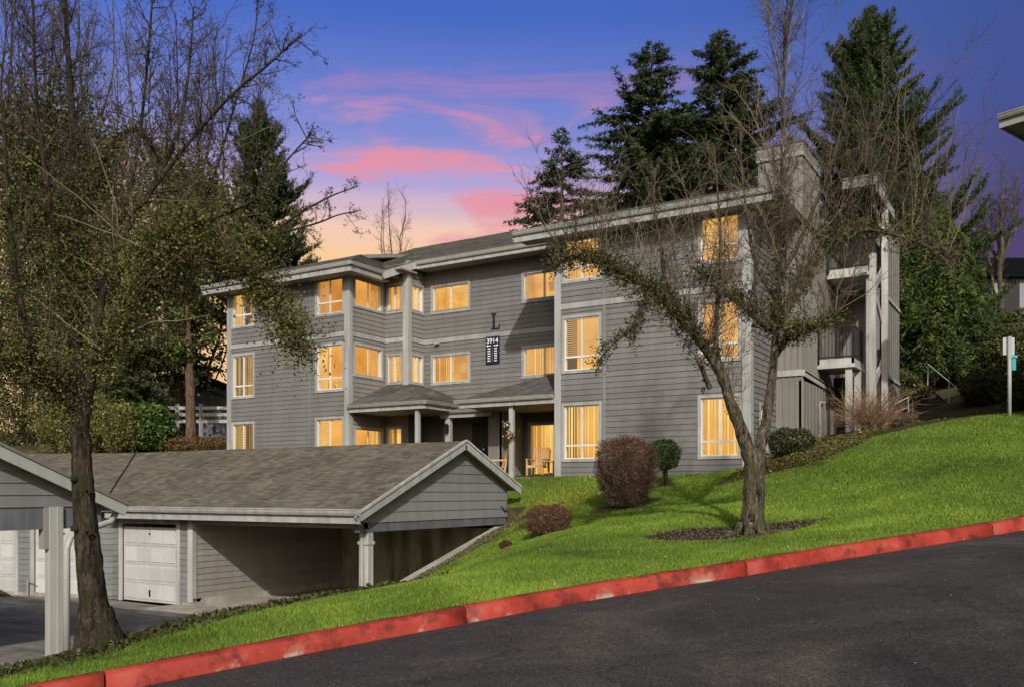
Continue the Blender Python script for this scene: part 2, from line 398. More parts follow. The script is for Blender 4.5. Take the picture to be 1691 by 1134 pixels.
ctrl += [T(0, 900, 12.6)[:2] + (-1.75,), T(100, 900, 13)[:2] + (-1.75,), T(240, 900, 13.8)[:2] + (-1.75,), T(340, 900, 15)[:2] + (-1.75,), T(480, 900, 16.4)[:2] + (-1.75,), T(570, 900, 18)[:2] + (-1.6,)]
ctrl += [(-13.4, 16.2, -.95), (-13.4, 17.5, -.55), (-13.4, 19.6, .02), (-13.4, 21.7, .55), (-13.4, 23.2, 1.25), (-14.5, 24.2, 1.85), (-20, 24.2, 2.0), (-28, 24.2, 2.0), (-16, 28, 2.1), (-22, 28, 2.1),
         (-31, 26, 2.4), (-36, 30, 3.6), (-46, 36, 4.6), (-60, 30, 4.5), (-44, 27, 3.2), T(40, 750, 39), T(120, 752, 38), T(200, 748, 38), T(300, 735, 41), T(-60, 750, 40), (-60, 60, 7), (-30, 60, 8), (-10, 60, 9.5), (-12, 40, 4.5), (-2, 34, 4.1), (0, 30, 4.0), (5, 31, 4.2), (10, 27, 4.3),
         (2, 40, 6.5), (8, 44, 9.0), (16, 60, 15), (30, 50, 12), (24, 32, 7), (-4, 52, 8), (-100, 80, 10), (40, 100, 22), (-20, 110, 14), (-70, 10, -1.7), (-40, 10, -1.75), (-26, 10, -1.75), (-26, 15, -1.75), (-45, 18, -1.5), (30, 20, 4), (-20, 15.5, -1.75)]
ctrl = np.array(ctrl, float)
def _U(r2): return np.where(r2 > 1e-9, r2 * np.log(np.maximum(r2, 1e-9)), 0) * .5
def _fit():
    X = ctrl[:, :2]; n = len(X); d2 = ((X[:, None] - X[None]) ** 2).sum(-1)
    K = _U(d2) + np.eye(n) * 1.2; P = np.c_[np.ones(n), X]
    A_ = np.zeros((n + 3, n + 3)); A_[:n, :n] = K; A_[:n, n:] = P; A_[n:, :n] = P.T
    return np.linalg.solve(A_, np.r_[ctrl[:, 2], 0, 0, 0])
_W = _fit()
def ground_z(X, Y):
    X = np.atleast_1d(np.asarray(X, float)); Y = np.atleast_1d(np.asarray(Y, float))
    out = np.zeros(X.shape); n = len(ctrl)
    for i in range(0, X.size, 20000):
        x = X.ravel()[i:i+20000]; y = Y.ravel()[i:i+20000]
        d2 = (x[:, None] - ctrl[None, :, 0]) ** 2 + (y[:, None] - ctrl[None, :, 1]) ** 2
        out.ravel()[i:i+20000] = _U(d2) @ _W[:n] + _W[n] + _W[n+1] * x + _W[n+2] * y
    la, de = C_ * X + S_ * Y, -S_ * X + C_ * Y
    kdep = np.interp(la, kl, kd); s = de - kdep
    rz = road_z(la, de)
    near = np.clip((s - .15) / 1.2, 0, 1); kz = road_z(la, kdep + .2) + KH - .012
    out = out * near + kz * (1 - near)                          # lawn meets the back of the kerb
    out = np.where(s < .10, np.where(s > -9, rz - .25, rz - .02), out)
    pit = (X < -13.5) & (Y > 15.3) & (Y < 22.7)
    out = np.where(pit, -1.75, out)
    return out
def gz(X, Y): return float(ground_z(X, Y)[0])

# ------------------------------------------------------------------ the setting: ground sheet, road, kerb, parking lot
def grid_mesh(name, xs, ys, zf, mat, keep=None):
    GX, GY = np.meshgrid(xs, ys); Z = zf(GX, GY); nx, ny = len(xs), len(ys)
    me = bpy.data.meshes.new(name)
    i = np.arange(ny - 1)[:, None] * nx + np.arange(nx - 1)[None]
    q = np.stack([i, i + 1, i + 1 + nx, i + nx], -1).reshape(-1, 4)
    if keep is not None: q = q[keep((GX[:-1, :-1] + GX[1:, 1:]) / 2, (GY[:-1, :-1] + GY[1:, 1:]) / 2).ravel()]
    V = np.stack([GX, GY, Z], -1).reshape(-1, 3)
    me.from_pydata(V.tolist(), [], q.tolist()); me.polygons.foreach_set('use_smooth', [True] * len(me.polygons))
    me.materials.append(MAT[mat]); me.update()
    return link(bpy.data.objects.new(name, me))
def axis(*segs):
    a = np.concatenate([np.arange(p, q, s) for p, q, s in segs]); return np.unique(np.round(a, 3))
xs = np.unique(np.r_[axis((-220, -60, 8), (-60, -32, 1.5), (-32, -14, .5), (-14, 8, .25), (8, 30, 1.2), (30, 180, 8)), -13.56, -13.44])
ys = np.unique(np.r_[axis((-60, -4, 4), (-4, 30, .25), (30, 50, 1), (50, 130, 4), (130, 420, 20)), 22.66, 22.76, 15.27, 15.33])
def far_z(X, Y):
    z = ground_z(X, Y); return np.clip(z, -3, 40)
g_o = grid_mesh('ground', xs, ys, far_z, 'lawn_soil'); g_o['kind'] = 'structure'
# woodland soil beyond the mown lawn: a second material slot on the same sheet
g_o.data.materials.append(MAT['woodland_soil'])
def lawn_mask(X, Y):
    """1 where mown lawn grows"""
    X = np.asarray(X, float); Y = np.asarray(Y, float)
    la, de = C_ * X + S_ * Y, -S_ * X + C_ * Y; kdep = np.interp(la, kl, kd); s = de - kdep
    m = (s > .17) & (Y < 25.0) & ((X > -13.35) | ((X > -19) & (Y > 22.9))) & (la < 20)
    front = (s > .17) & (X <= -13.35) & (s < np.interp(la, [-12, -6, -4.4, -2.6, -1.2, .2, 2], [.5, .7, 1.2, 2.6, 4.0, 5.4, 6])) & (Y < 16)
    right = (s > .17) & (la > 6.5) & (de < 24.2) & (X > -7)
    m = (m & ((X < -6.0) | (de < 24.2)) ) | front | right
    # planting beds cut out of the lawn
    bed = np.zeros(X.shape, bool)
    for (cx, cy, rx, ry, a) in BEDS:
        ca, sa = math.cos(a), math.sin(a); dx, dy = X - cx, Y - cy
        bed |= ((dx * ca + dy * sa) / rx) ** 2 + ((-dx * sa + dy * ca) / ry) ** 2 < 1
    bed |= (X > -7.4) & (X < -1.5) & (de > np.interp(la, [7, 8, 9.2, 10.5, 11.3], [22.6, 22.8, 23.6, 25.2, 27]))
    return m & ~bed
p = at(1240, 885, 15.5); TREE_R = (p.x, p.y)
q = at(162, 1072, 9.7); TREE_L = (q.x, q.y)
BEDS = [(TREE_R[0] - .35, TREE_R[1], 1.5, .62, YAW + .12)]
for (bx, by, bt, ra, rb) in ((1040, 838, 22.3, .95, .55), (906, 886, 20.5, .7, .4), (1098, 808, 24.2, .4, .35)):
    c_ = at(bx, by, bt); BEDS.append((c_.x - .1, c_.y, ra, rb, YAW))
cx = np.array([v.co[:] for v in g_o.data.vertices]); pidx = np.array([p_.vertices[:] for p_ in g_o.data.polygons]); ctr = cx[pidx].mean(1)
lm = lawn_mask(ctr[:, 0], ctr[:, 1]); lat_, dep_ = ld(ctr[:, 0], ctr[:, 1])
soil = ~lm & ((dep_ - np.interp(lat_, kl, kd)) > .15)
g_o.data.polygons.foreach_set('material_index', soil.astype(np.int32))

def make_road():
    mb = MB(); offs = [.0, .35, .8, 1.5, 2.5, 4, 6, 9.2]
    idx = range(0, len(kl), 8); n = len(offs)
    for i in idx:
        for o in offs:
            X, Y = xy(kl[i], kd[i] - o - .0); z = road_z(kl[i], kd[i] - o)
            mb.v.append((X, Y, z - (.02 if o == 0 else 0)))
    k = len(list(idx))
    for i in range(k - 1):
        for j in range(n - 1): mb.f.append((i*n+j, i*n+j+1, (i+1)*n+j+1, (i+1)*n+j)); mb.t.append(None)
    o = mb.build('road', 'asphalt', smooth=True)
    bm = bmesh.new(); bm.from_mesh(o.data); bmesh.ops.recalc_face_normals(bm, faces=bm.faces)
    if sum(f.normal.z for f in bm.faces) < 0: bmesh.ops.reverse_faces(bm, faces=bm.faces)
    bm.to_mesh(o.data); bm.free()
    o['kind'] = 'structure'
make_road()
def kerb_piece(l0, l1, parent):
    ls = np.linspace(l0 + .008, l1 - .008, max(3, int((l1 - l0) / .25)))
    prof = [(-.01, -.10), (-.004, .0), (.004, .03), (.012, .12), (.028, KH - .022), (.05, KH), (.11, KH + .004), (.185, KH - .002), (.19, -.1)]
    foot = [1, 1, .35, .0, 0, 0, 0, 0, 0]
    n = len(prof); V = []; F = []
    for j, la in enumerate(ls):
        d = np.interp(la, kl, kd); d2 = np.interp(la + .05, kl, kd); tx, ty = .05, d2 - d; L_ = math.hypot(tx, ty); nx, ny = -ty / L_, tx / L_
        wob = .006 * math.sin(la * 3.1) + .004 * math.sin(la * 11)
        for (o, z) in prof:
            X, Y = xy(la + nx * (o + wob), d + ny * (o + wob)); V.append((X, Y, road_z(la, d) + z + (.004 * math.sin(la * 7.3 + o * 30) if z > .05 else 0)))
    for i in range(len(ls) - 1):
        for k in range(n - 1): F.append((i*n+k, (i+1)*n+k, (i+1)*n+k+1, i*n+k+1))
    F += [tuple(range(n)), tuple((len(ls) - 1) * n + k for k in range(n - 1, -1, -1))]
    me = bpy.data.meshes.new('kerb_stone'); me.from_pydata(V, [], F); me.materials.append(MAT['kerb_red'])
    a = me.attributes.new('foot', 'FLOAT_COLOR', 'POINT'); arr = np.ones((len(V), 4), np.float32); arr[:, :3] = np.tile(np.array(foot), len(ls))[:, None]; a.data.foreach_set('color', arr.ravel())
    me.update(); me.polygons.foreach_set('use_smooth', [len(f) == 4 for f in F])
    bm = bmesh.new(); bm.from_mesh(me); bmesh.ops.recalc_face_normals(bm, faces=bm.faces); bm.to_mesh(me); bm.free()
    return link(bpy.data.objects.new('kerb_stone', me), parent)
kb = MB(); # bedding strip under the kerb stones carries them
for la in np.arange(-24, 24, .5):
    d = np.interp(la, kl, kd); X, Y = xy(la, d + .06); d2 = np.interp(la + .5, kl, kd); X2, Y2 = xy(la + .5, d2 + .06)
    kb.bar((X, Y, road_z(la, d) - .11), (X2, Y2, road_z(la + .5, d2) - .11), .2, .1)
kerb = kb.build('kerb', 'concrete'); kerb['kind'] = 'structure'
joints = [-24, -18, -14, -10.5, -7.4, -3.72, -.52, 3.10, 7.26, 11.2, 15.3, 19.5, 24]
for a_, b_ in zip(joints[:-1], joints[1:]): kerb_piece(a_, b_, kerb)

LOTZ = -1.5
lot = MB()
lx = np.linspace(-70, -13.6, 60); ly = np.linspace(2, 16.25, 18)
lot_o = grid_mesh('parking_lot', lx, ly, lambda X, Y: LOTZ + .02 * np.sin(X * .7) * np.sin(Y * .9) - .02, 'lot_asphalt'); lot_o['kind'] = 'structure'

# ------------------------------------------------------------------ building kit
PLANK = {}
def plank_mesh(mat):
    if mat in PLANK: return PLANK[mat]
    # unit board: x 0..1 along the wall, z 0..1 up, y outwards is negative; the lower edge stands proud of the course below
    V = [(0, -.026, 0), (1, -.026, 0), (1, -.006, 1), (0, -.006, 1), (0, 0, 0), (1, 0, 0), (1, 0, 1), (0, 0, 1)]
    F = [(0, 1, 2, 3), (4, 7, 6, 5), (0, 4, 5, 1), (3, 2, 6, 7), (0, 3, 7, 4), (1, 5, 6, 2)]
    me = bpy.data.meshes.new('plank'); me.from_pydata(V, [], F); me.materials.append(MAT[mat]); me.update(); PLANK[mat] = me
    return me
BIG = {}
def wall(root, name, o, u, width, z0, z1, openings=(), mat='siding', expo=.172, top=None, thick=.14, planks=True, joined=False, back=None):
    """flat wall seen from outside, left end at o=(x,y), running along u; openings (a0,a1,z0,z1); top(a)->height for gables"""
    u = Vector((u[0], u[1], 0)).normalized(); ang = math.atan2(u.y, u.x)
    br = sorted({0.0, width, *[a for op in openings for a in op[:2]]}); zr = sorted({z0, z1, *[z for op in openings for z in op[2:]]})
    mb = MB()
    for a0, a1 in zip(br[:-1], br[1:]):
        if a1 - a0 < 1e-4: continue
        for b0, b1 in zip(zr[:-1], zr[1:]):
            if b1 - b0 < 1e-4: continue
            am, zm = (a0 + a1) / 2, (b0 + b1) / 2
            if any(op[0] < am < op[1] and op[2] < zm < op[3] for op in openings): continue
            mb.obox(o, u, a0, a1, -thick, 0, b0, b1)
    if top:                                                     # gable: one prism instead of a box
        mb = MB(); n = Vector((u.y, -u.x, 0)); O = Vector((o[0], o[1], 0))
        pts = [(a, z) for a, z in top]; mb.prism([O + u * a + Vector((0, 0, z)) for a, z in pts], n * -thick)
    w = mb.build(name, back or mat, root)
    if not planks: return w
    me = plank_mesh(mat); nrow = int(math.ceil((z1 - z0) / expo)); J = MB()
    for r in range(nrow):
        b0 = z0 + r * expo; b1 = min(b0 + expo, z1)
        if b1 - b0 < .02: continue
        if top:
            zc = b0 + .004; xs_ = []
            P = top + [top[0]]
            for (a, z), (a2, z2) in zip(P[:-1], P[1:]):
                if (z - zc) * (z2 - zc) < 0: xs_.append(a + (a2 - a) * (zc - z) / (z2 - z))
            if len(xs_) < 2: continue
            spans = [(min(xs_), max(xs_))]
            zc2 = b1 - .004; xt = []
            for (a, z), (a2, z2) in zip(P[:-1], P[1:]):
                if (z - zc2) * (z2 - zc2) < 0: xt.append(a + (a2 - a) * (zc2 - z) / (z2 - z))
            tops_ = (min(xt), max(xt)) if len(xt) >= 2 else ((spans[0][0] + spans[0][1]) / 2 - .01, (spans[0][0] + spans[0][1]) / 2 + .01)
        else:
            cuts = [(op[0], op[1]) for op in openings if op[2] < (b0 + b1) / 2 < op[3]]
            spans = []; a = 0.0
            for c0, c1 in sorted(cuts):
                if c0 - a > .03: spans.append((a, c0))
                a = max(a, c1)
            if width - a > .03: spans.append((a, width))
        if not top and not joined and r % 2 == 0:               # butt joints in the longer runs
            sp2 = []
            for s0, s1 in spans:
                if s1 - s0 > 2.6 and rnd.random() < .7:
                    c = s0 + (s1 - s0) * rnd.uniform(.25, .75); sp2 += [(s0, c - .003), (c + .003, s1)]
                else: sp2.append((s0, s1))
            spans = sp2
        for s0, s1 in spans:
            if top or joined:
                n = Vector((u.y, -u.x, 0)); O = Vector((o[0], o[1], 0))
                t0, t1 = tops_ if top else (s0, s1)
                V = [O + u*s0 + n*.026 + Vector((0,0,b0)), O + u*s1 + n*.026 + Vector((0,0,b0)), O + u*t1 + n*.006 + Vector((0,0,b1)), O + u*t0 + n*.006 + Vector((0,0,b1)),
                     O + u*s0 + Vector((0,0,b0)), O + u*s1 + Vector((0,0,b0)), O + u*t1 + Vector((0,0,b1)), O + u*t0 + Vector((0,0,b1))]
                F = [(0,1,2,3),(4,7,6,5),(0,4,5,1),(3,2,6,7),(0,3,7,4),(1,5,6,2)]
                if joined: J.add(V, F)
                else: MB().add(V, F).build('plank', mat, w)
            else:
                p = bpy.data.objects.new('plank', me); col.objects.link(p); p.parent = w
                p.location = (o[0] + u.x * s0, o[1] + u.y * s0, b0); p.rotation_euler = (0, 0, ang); p.scale = (s1 - s0, 1 + rnd.uniform(-.12, .1), b1 - b0)
    if joined and J.f:
        j = J.build('plank_course', mat, w); j['kind'] = 'stuff'
    return w
def window(root, o, u, a0, a1, z0, z1, style='slider', blind=None, trim=.09, transom=0, depth=1.1, seed=0):
    """a0..z1 = outer edge of the trim. Parts: trim boards > frame, mullion, pane, blind, lit room behind"""
    u = Vector((u[0], u[1], 0)).normalized(); n = Vector((u.y, -u.x, 0)); r = random.Random(seed)
    mb = MB()
    mb.obox(o, u, a0, a1, .0, .045, z1 - trim, z1); mb.obox(o, u, a0, a1, .0, .047, z0, z0 + trim)
    mb.obox(o, u, a0, a0 + trim, .0, .042, z0 + trim, z1 - trim); mb.obox(o, u, a1 - trim, a1, .0, .042, z0 + trim, z1 - trim)
    w = mb.build('window', 'trim', root)
    i0, i1, j0, j1 = a0 + trim, a1 - trim, z0 + trim, z1 - trim; f = .035; mid = (i0 + i1) / 2
    fb = MB()
    for (p, q, s, t) in ((i0, i1, j0, j0 + f), (i0, i1, j1 - f, j1), (i0, i0 + f, j0 + f, j1 - f), (i1 - f, i1, j0 + f, j1 - f)): fb.obox(o, u, p, q, -.12, .005, s, t)
    fb.build('frame', 'vinyl', w)
    mu = MB(); mu.obox(o, u, mid - .025, mid + .025, -.08, .0, j0 + f, j1 - f); mu.build('mullion', 'vinyl', w)
    js = [j0 + f, j1 - f]
    if transom:
        tz = j0 + transom; js = [j0 + f, tz - .03, tz + .03, j1 - f]
        for p, q in ((i0 + f, mid - .025), (mid + .025, i1 - f)):
            tb = MB(); tb.obox(o, u, p, q, -.08, -.002, tz - .03, tz + .03); tb.build('transom', 'vinyl', w)
    for p, q in ((i0 + f, mid - .025), (mid + .025, i1 - f)):
        for s, t in zip(js[::2], js[1::2]):
            gb = MB(); gb.obox(o, u, p, q, -.05, -.042, s, t); gb.build('pane', 'glass', w)
    # lit room
    wd = -.13; bk = -.13 - depth; e = .25 if depth > .55 else .03
    rb = MB(); rb.obox(o, u, i0 - e, i1 + e, bk - .03, bk, j0 - e, j1 + e); rb.build('room_wall', 'glow_wall', w)
    cb = MB(); cb.obox(o, u, i0 - e, i1 + e, bk, wd - .02, j1 + e - .02, j1 + e); cb.build('room_ceiling', 'glow_ceiling', w)
    sb = MB(); sb.obox(o, u, i0 - e - .03, i0 - e, bk, wd - .02, j0 - e, j1 + e); sb.obox(o, u, i1 + e, i1 + e + .03, bk, wd - .02, j0 - e, j1 + e); sb.obox(o, u, i0 - e, i1 + e, bk, wd - .02, j0 - e - .03, j0 - e); sb.build('room_side', 'glow_side', w)
    if blind in (None, 'c', 's', 'vl'):                        # furniture and a lamp inside
        fb_ = MB(); w_ = (i1 - i0) * r.uniform(.3, .5); a_ = i0 + r.uniform(0, .5) * (i1 - i0 - w_); fb_.obox(o, u, a_, a_ + w_, bk + .02, bk + .3, j0 - e, j0 + (j1 - j0) * r.uniform(.12, .28)); fb_.build('furniture', 'glow_side', w)
        pf = MB(); a_ = i0 + r.uniform(.1, .7) * (i1 - i0); zz = j0 + (j1 - j0) * r.uniform(.45, .6); pf.obox(o, u, a_, a_ + .3, bk + .005, bk + .03, zz, zz + .35); pf.build('picture', 'glow_blind' if r.random() < .5 else 'glow_side', w)
        lp = MB(); a_ = i0 + r.uniform(.55, .85) * (i1 - i0); zz = j0 + (j1 - j0) * r.uniform(.2, .4); O = Vector((o[0], o[1], 0)) + u * a_ + n * (bk + .3)
        lp.add([O + u * (math.cos(k * 1.0472) * rr) + n * (math.sin(k * 1.0472) * rr) + Vector((0, 0, zz + hh)) for rr, hh in ((.14, 0), (.09, .2)) for k in range(6)], [(k, (k + 1) % 6, 6 + (k + 1) % 6, 6 + k) for k in range(6)]); lp.build('lamp_shade', 'glow_ceiling', w)
    def vertical(p, q, zb=j0, zt=j1, d=-.17):
        k = max(3, int((q - p) / .095)); st = (q - p) / k
        for i in range(k):
            a = p + st * (i + .5); aa = r.uniform(.45, .75); b = MB()
            c, s_ = math.cos(aa) * .045, math.sin(aa) * .045
            O = Vector((o[0], o[1], 0)) + u * a + n * d
            V = [O - u*c - n*s_ + Vector((0,0,zb+.01)), O + u*c + n*s_ + Vector((0,0,zb+.01)), O + u*c + n*s_ + Vector((0,0,zt-.02)), O - u*c - n*s_ + Vector((0,0,zt-.02))]
            b.prism(V, n * .003).build('blind_slat', 'glow_blind' if (i % 2) else 'glow_curtain', w)
    def horizontal(p, q, zb, zt, d=-.16):
        k = int((zt - zb) / .062); b = MB()
        for i in range(k):
            z = zb + (i + .5) * (zt - zb) / k; O = Vector((o[0], o[1], 0)) + n * d
            V = [O + u*p + n*.016 + Vector((0,0,z-.016)), O + u*q + n*.016 + Vector((0,0,z-.016)), O + u*q - n*.016 + Vector((0,0,z+.016)), O + u*p - n*.016 + Vector((0,0,z+.016))]
            b.prism(V, (0, 0, .003))
        b.build('blind', 'glow_blind', w)
    if blind == 'v': vertical(i0 + .03, i1 - .03)
    elif blind == 'vl': vertical(i0 + .03, mid + .05)
    elif blind == 'vr': vertical(mid - .05, i1 - .03)
    elif blind == 'h': horizontal(i0 + .03, mid - .01, j0 + transom, j1); horizontal(mid + .01, i1 - .03, j0 + transom + .02, j1)
    elif blind == 'hl': horizontal(i0 + .03, mid - .01, j0, j1); vertical(mid + .02, i1 - .03)
    elif blind == 'c':
        for p, q in ((i0, i0 + (i1 - i0) * .28), (i1 - (i1 - i0) * .3, i1)):
            k = 7; cbm = MB()
            for i in range(k):
                a = p + (q - p) * i / k; a2 = p + (q - p) * (i + 1) / k; dd = -.16 - .03 * (i % 2)
                cbm.obox(o, u, a, a2, dd, dd - .012, j0, j1)
            cbm.build('curtain', 'glow_curtain', w)
    elif blind == 's':                                       # sloping ceiling and a lamp-lit partition seen inside
        pb = MB(); k = i0 + (i1 - i0) * .55; pb.obox(o, u, k, k + .06, bk + .02, wd - .35, j0 - e, j1); pb.obox(o, u, i0 - e, k, bk + .05, bk + .3, j0 - e, j0 + .45 * (j1 - j0)); pb.build('partition', 'glow_ceiling', w)
        lb = MB(); O = Vector((o[0], o[1], 0)) + n * (bk + .1); lb.prism([O + u * (k + .1) + Vector((0, 0, j1)), O + u * (i1) + Vector((0, 0, j0 + .2)), O + u * i1 + Vector((0, 0, j0 + .1)), O + u * (k + .1) + Vector((0, 0, j1 - .1))], n * .02); lb.build('ceiling_beam', 'glow_blind', w)
    return w
def board(root, name, mat, *boxes, bevel=0):
    mb = MB()
    for b in boxes: mb.box(*b)
    return mb.build(name, mat, root, bevel=bevel)
def roof_slab(root, name, e0, e1, r1, r0, mat='shingle', thick=.12, course=.14, tab=.3, shingles=True, parent_name=None):
    """eave left, eave right, ridge right, ridge left (points on the top surface)"""
    e0, e1, r1, r0 = map(Vector, (e0, e1, r1, r0))
    mb = MB(); poly = [e0, e1, r1, r0]
    if (r1 - r0).length < .02: poly = [e0, e1, r1]
    nrm = (e1 - e0).cross((r0 if (r0 - e0).length > .01 else r1) - e0).normalized()
    if nrm.z < 0: nrm = -nrm
    mb.prism(poly, -nrm * thick); ro = mb.build(name, 'soffit', root)
    if not shingles: return ro
    SL = max((r0 - e0).length, (r1 - e1).length); nc = max(2, int(SL / course)); sh = MB()
    base_off = .003
    for k in range(nc):
        v0, v1 = k / nc, min(1, (k + 1) / nc + .012)
        A0, B0 = e0.lerp(r0, v0), e1.lerp(r1, v0); A1, B1 = e0.lerp(r0, v1), e1.lerp(r1, v1)
        L_ = (B0 - A0).length
        if L_ < .05: continue
        nt = max(1, int(round(L_ / tab))); off = rnd.random()
        cuts = [0] + [min(1, max(0, (i + off) / nt)) for i in range(nt)] + [1]
        for c0, c1 in zip(cuts[:-1], cuts[1:]):
            if c1 - c0 < 1e-3: continue
            h = base_off + rnd.uniform(.010, .020); g = .0015 / max(L_, .1) * 2
            drop = rnd.uniform(-.012, .004) / SL
            dn = (A0 - A1).normalized() * 0
            p0, p1 = A0.lerp(B0, c0 + g), A0.lerp(B0, c1 - g); q0, q1 = A1.lerp(B1, c0 + g), A1.lerp(B1, c1 - g)
            sd = (A0 - A1) * (drop * SL / max((A0 - A1).length, .01)) * -1
            p0, p1 = p0 + sd, p1 + sd
            V = [p0 + nrm * h, p1 + nrm * h, q1 + nrm * base_off, q0 + nrm * base_off, p0 + nrm * .0, p1 + nrm * .0]
            t = rnd.uniform(.72, 1.18); tw = rnd.uniform(.96, 1.04)
            sh.add(V, [(0, 1, 2, 3), (4, 5, 1, 0)], (t * tw, t, t * (2 - tw)))
    s = sh.build('shingle', mat, ro, tone=True); s['kind'] = 'stuff'
    return ro
def gutter(root, p, q, out, name='gutter', mat='gutter_paint', h=.13, w=.12):
    """K-style trough from p to q; out = horizontal unit vector away from the house; p, q on the fascia top"""
    p, q, out = Vector(p), Vector(q), Vector(out); Z = Vector((0, 0, 1))
    prof = [(0, 0), (w, -.0), (w, -.025), (w * .88, -.03), (w * .80, -h * .6), (w * .55, -h), (0, -h)]
    mb = MB(); poly = [p + out * a + Z * b for a, b in prof]; mb.prism(poly, q - p)
    return mb.build(name, mat, root)

# ------------------------------------------------------------------ the apartment building
YW, YR, YS = 25.1, 28.2, 27.2
XL0, XL1, XST, XW0, XW1 = -28.66, -22.25, -21.15, -13.63, -7.44
apt = thing('apartment_building', (-18, 26, 2.0), 'three-storey grey lap-sided apartment block with lit windows behind the lawn', 'building')
FX = (1, 0); FY = (0, 1)
def win(o, u, base, z0, z1, x0, x1, **k): return window(apt, o, u, x0 - base, x1 - base, z0, z1, **k)
ins = .06
def hole(x0, x1, z0, z1, base): return (x0 - base + ins, x1 - base - ins, z0 + ins, z1 - ins)
G, U2, U3 = (2.55, 4.40), (5.32, 7.12), (8.13, 9.58)
# right wing front
wl, wr = (-13.41, -12.02), (-8.95, -7.66)
wall(apt, 'front_wall', (XW0, YW), FX, XW1 - XW0, 1.7, 9.85, [hole(*c, *z, XW0) for c in (wl, wr) for z in (G, U2, U3)])
for c, z, k in ((wl, G, dict(blind='v', transom=.42)), (wl, U2, dict(blind='h', transom=.42)), (wl, U3, dict(blind='c', transom=.42)),
                (wr, G, dict(blind='v', transom=.42)), (wr, U2, dict(blind=None, transom=.42)), (wr, U3, dict(blind='c', transom=.42))):
    win((XW0, YW), FX, XW0, *z, *c, seed=len(k) + int(c[0] * 10 + z[0] * 7), **k)
# left wing front
ll, lr = (-28.44, -27.13), (-23.9, -22.46)
wall(apt, 'front_wall', (XL0, YW), FX, XL1 - XL0, 1.7, 9.85, [hole(*c, *z, XL0) for c in (ll, lr) for z in (G, U2, U3)], joined=True)
for c, z, k in ((ll, G, dict(blind='hl')), (ll, U2, dict(blind='v', transom=.42)), (ll, U3, dict(blind='c', transom=.42)),
                (lr, G, dict(blind='h')), (lr, U2, dict(blind='c', transom=.42)), (lr, U3, dict(blind=None, transom=.42))):
    win((XL0, YW), FX, XL0, *z, *c, seed=int(c[0] * 10 + z[0] * 7), **k)
# left wing, end wall facing the entry court
RW2, RW3 = (5.88, 7.12), (8.41, 9.58)
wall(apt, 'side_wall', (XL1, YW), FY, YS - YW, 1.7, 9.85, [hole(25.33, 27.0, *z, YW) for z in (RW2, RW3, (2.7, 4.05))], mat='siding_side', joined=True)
for z, k in ((RW3, dict(blind='s')), (RW2, dict(blind='s')), ((2.7, 4.05), dict(blind='vr'))): win((XL1, YW), FY, YW, *z, 25.33, 27.0, depth=.9, seed=int(z[0] * 9), **k)
# the step
S2, S3 = (5.72, 6.90), (8.44, 9.58)
wall(apt, 'step_wall', (XL1, YS), FX, XST - XL1, 1.7, 10.3, [hole(-22.2, -21.40, *z, XL1) for z in (S2, S3, (2.7, 4.12))], joined=True)
for z, b in ((S2, 'hl'), (S3, 'vl'), ((2.7, 4.12), 'vl')): win((XL1, YS), FX, XL1, *z, -22.2, -21.40, trim=.07, depth=.45, blind=b, seed=int(z[0] * 9) + 2)
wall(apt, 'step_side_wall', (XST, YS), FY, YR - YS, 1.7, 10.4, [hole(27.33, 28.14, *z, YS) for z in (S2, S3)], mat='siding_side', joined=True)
for z in (S2, S3): win((XST, YS), FY, YS, *z, 27.33, 28.14, trim=.07, depth=.4, blind='v', seed=int(z[0] * 5))
# recessed middle wall
m1, m2 = (-20.80, -18.97), (-16.72, -14.88)
wall(apt, 'court_wall', (XST, YR), FX, XW0 - XST, 1.7, 10.6, [hole(*c, *z, XST) for c in (m1, m2) for z in (S2, S3)] + [hole(-16.46, -14.3, 2.0, 4.13, XST), (-20.25 - XST, -19.75 - XST, 2.9, 4.05), (-17.66 - XST, -17.2 - XST, 2.1, 4.1)])
for c, z, k in ((m1, S2, dict(blind='vl')), (m1, S3, dict(blind='c')), (m2, S2, dict(blind='v')), (m2, S3, dict(blind=None))): win((XST, YR), FX, XST, *z, *c, seed=int(c[0] * 3 + z[0] * 11), **k)
win((XST, YR), FX, XST, 2.0, 4.13, -16.46, -14.3, blind='v', seed=5)             # patio door
win((XST, YR), FX, XST, 2.9, 4.05, -20.25, -19.75, blind=None, trim=.06, depth=.5, seed=6)
win((XST, YR), FX, XST, 2.1, 4.1, -17.66, -17.2, blind='v', trim=.06, depth=.5, seed=8)
# return walls of the right wing
wall(apt, 'side_wall', (XW1, YW), FY, 27.85 - YW, 1.7, 9.9, [hole(26.0, 26.9, 2.75, 4.2, YW)], mat='siding', joined=False)
win((XW1, YW), FY, YW, 2.75, 4.2, 26.0, 26.9, blind='v', depth=.5, seed=77)
board(apt, 'inner_wall', 'siding', (XW0 + .0, XW0 + .12, YW + .15, YR - .02, 1.7, 10.2))
board(apt, 'inner_wall', 'siding', (XL0 + .0, XL0 + .14, YW + .15, 36, 1.7, 9.8))
board(apt, 'rear_wall', 'siding', (XL0, -6.6, 38, 38.15, 1.7, 10.3))
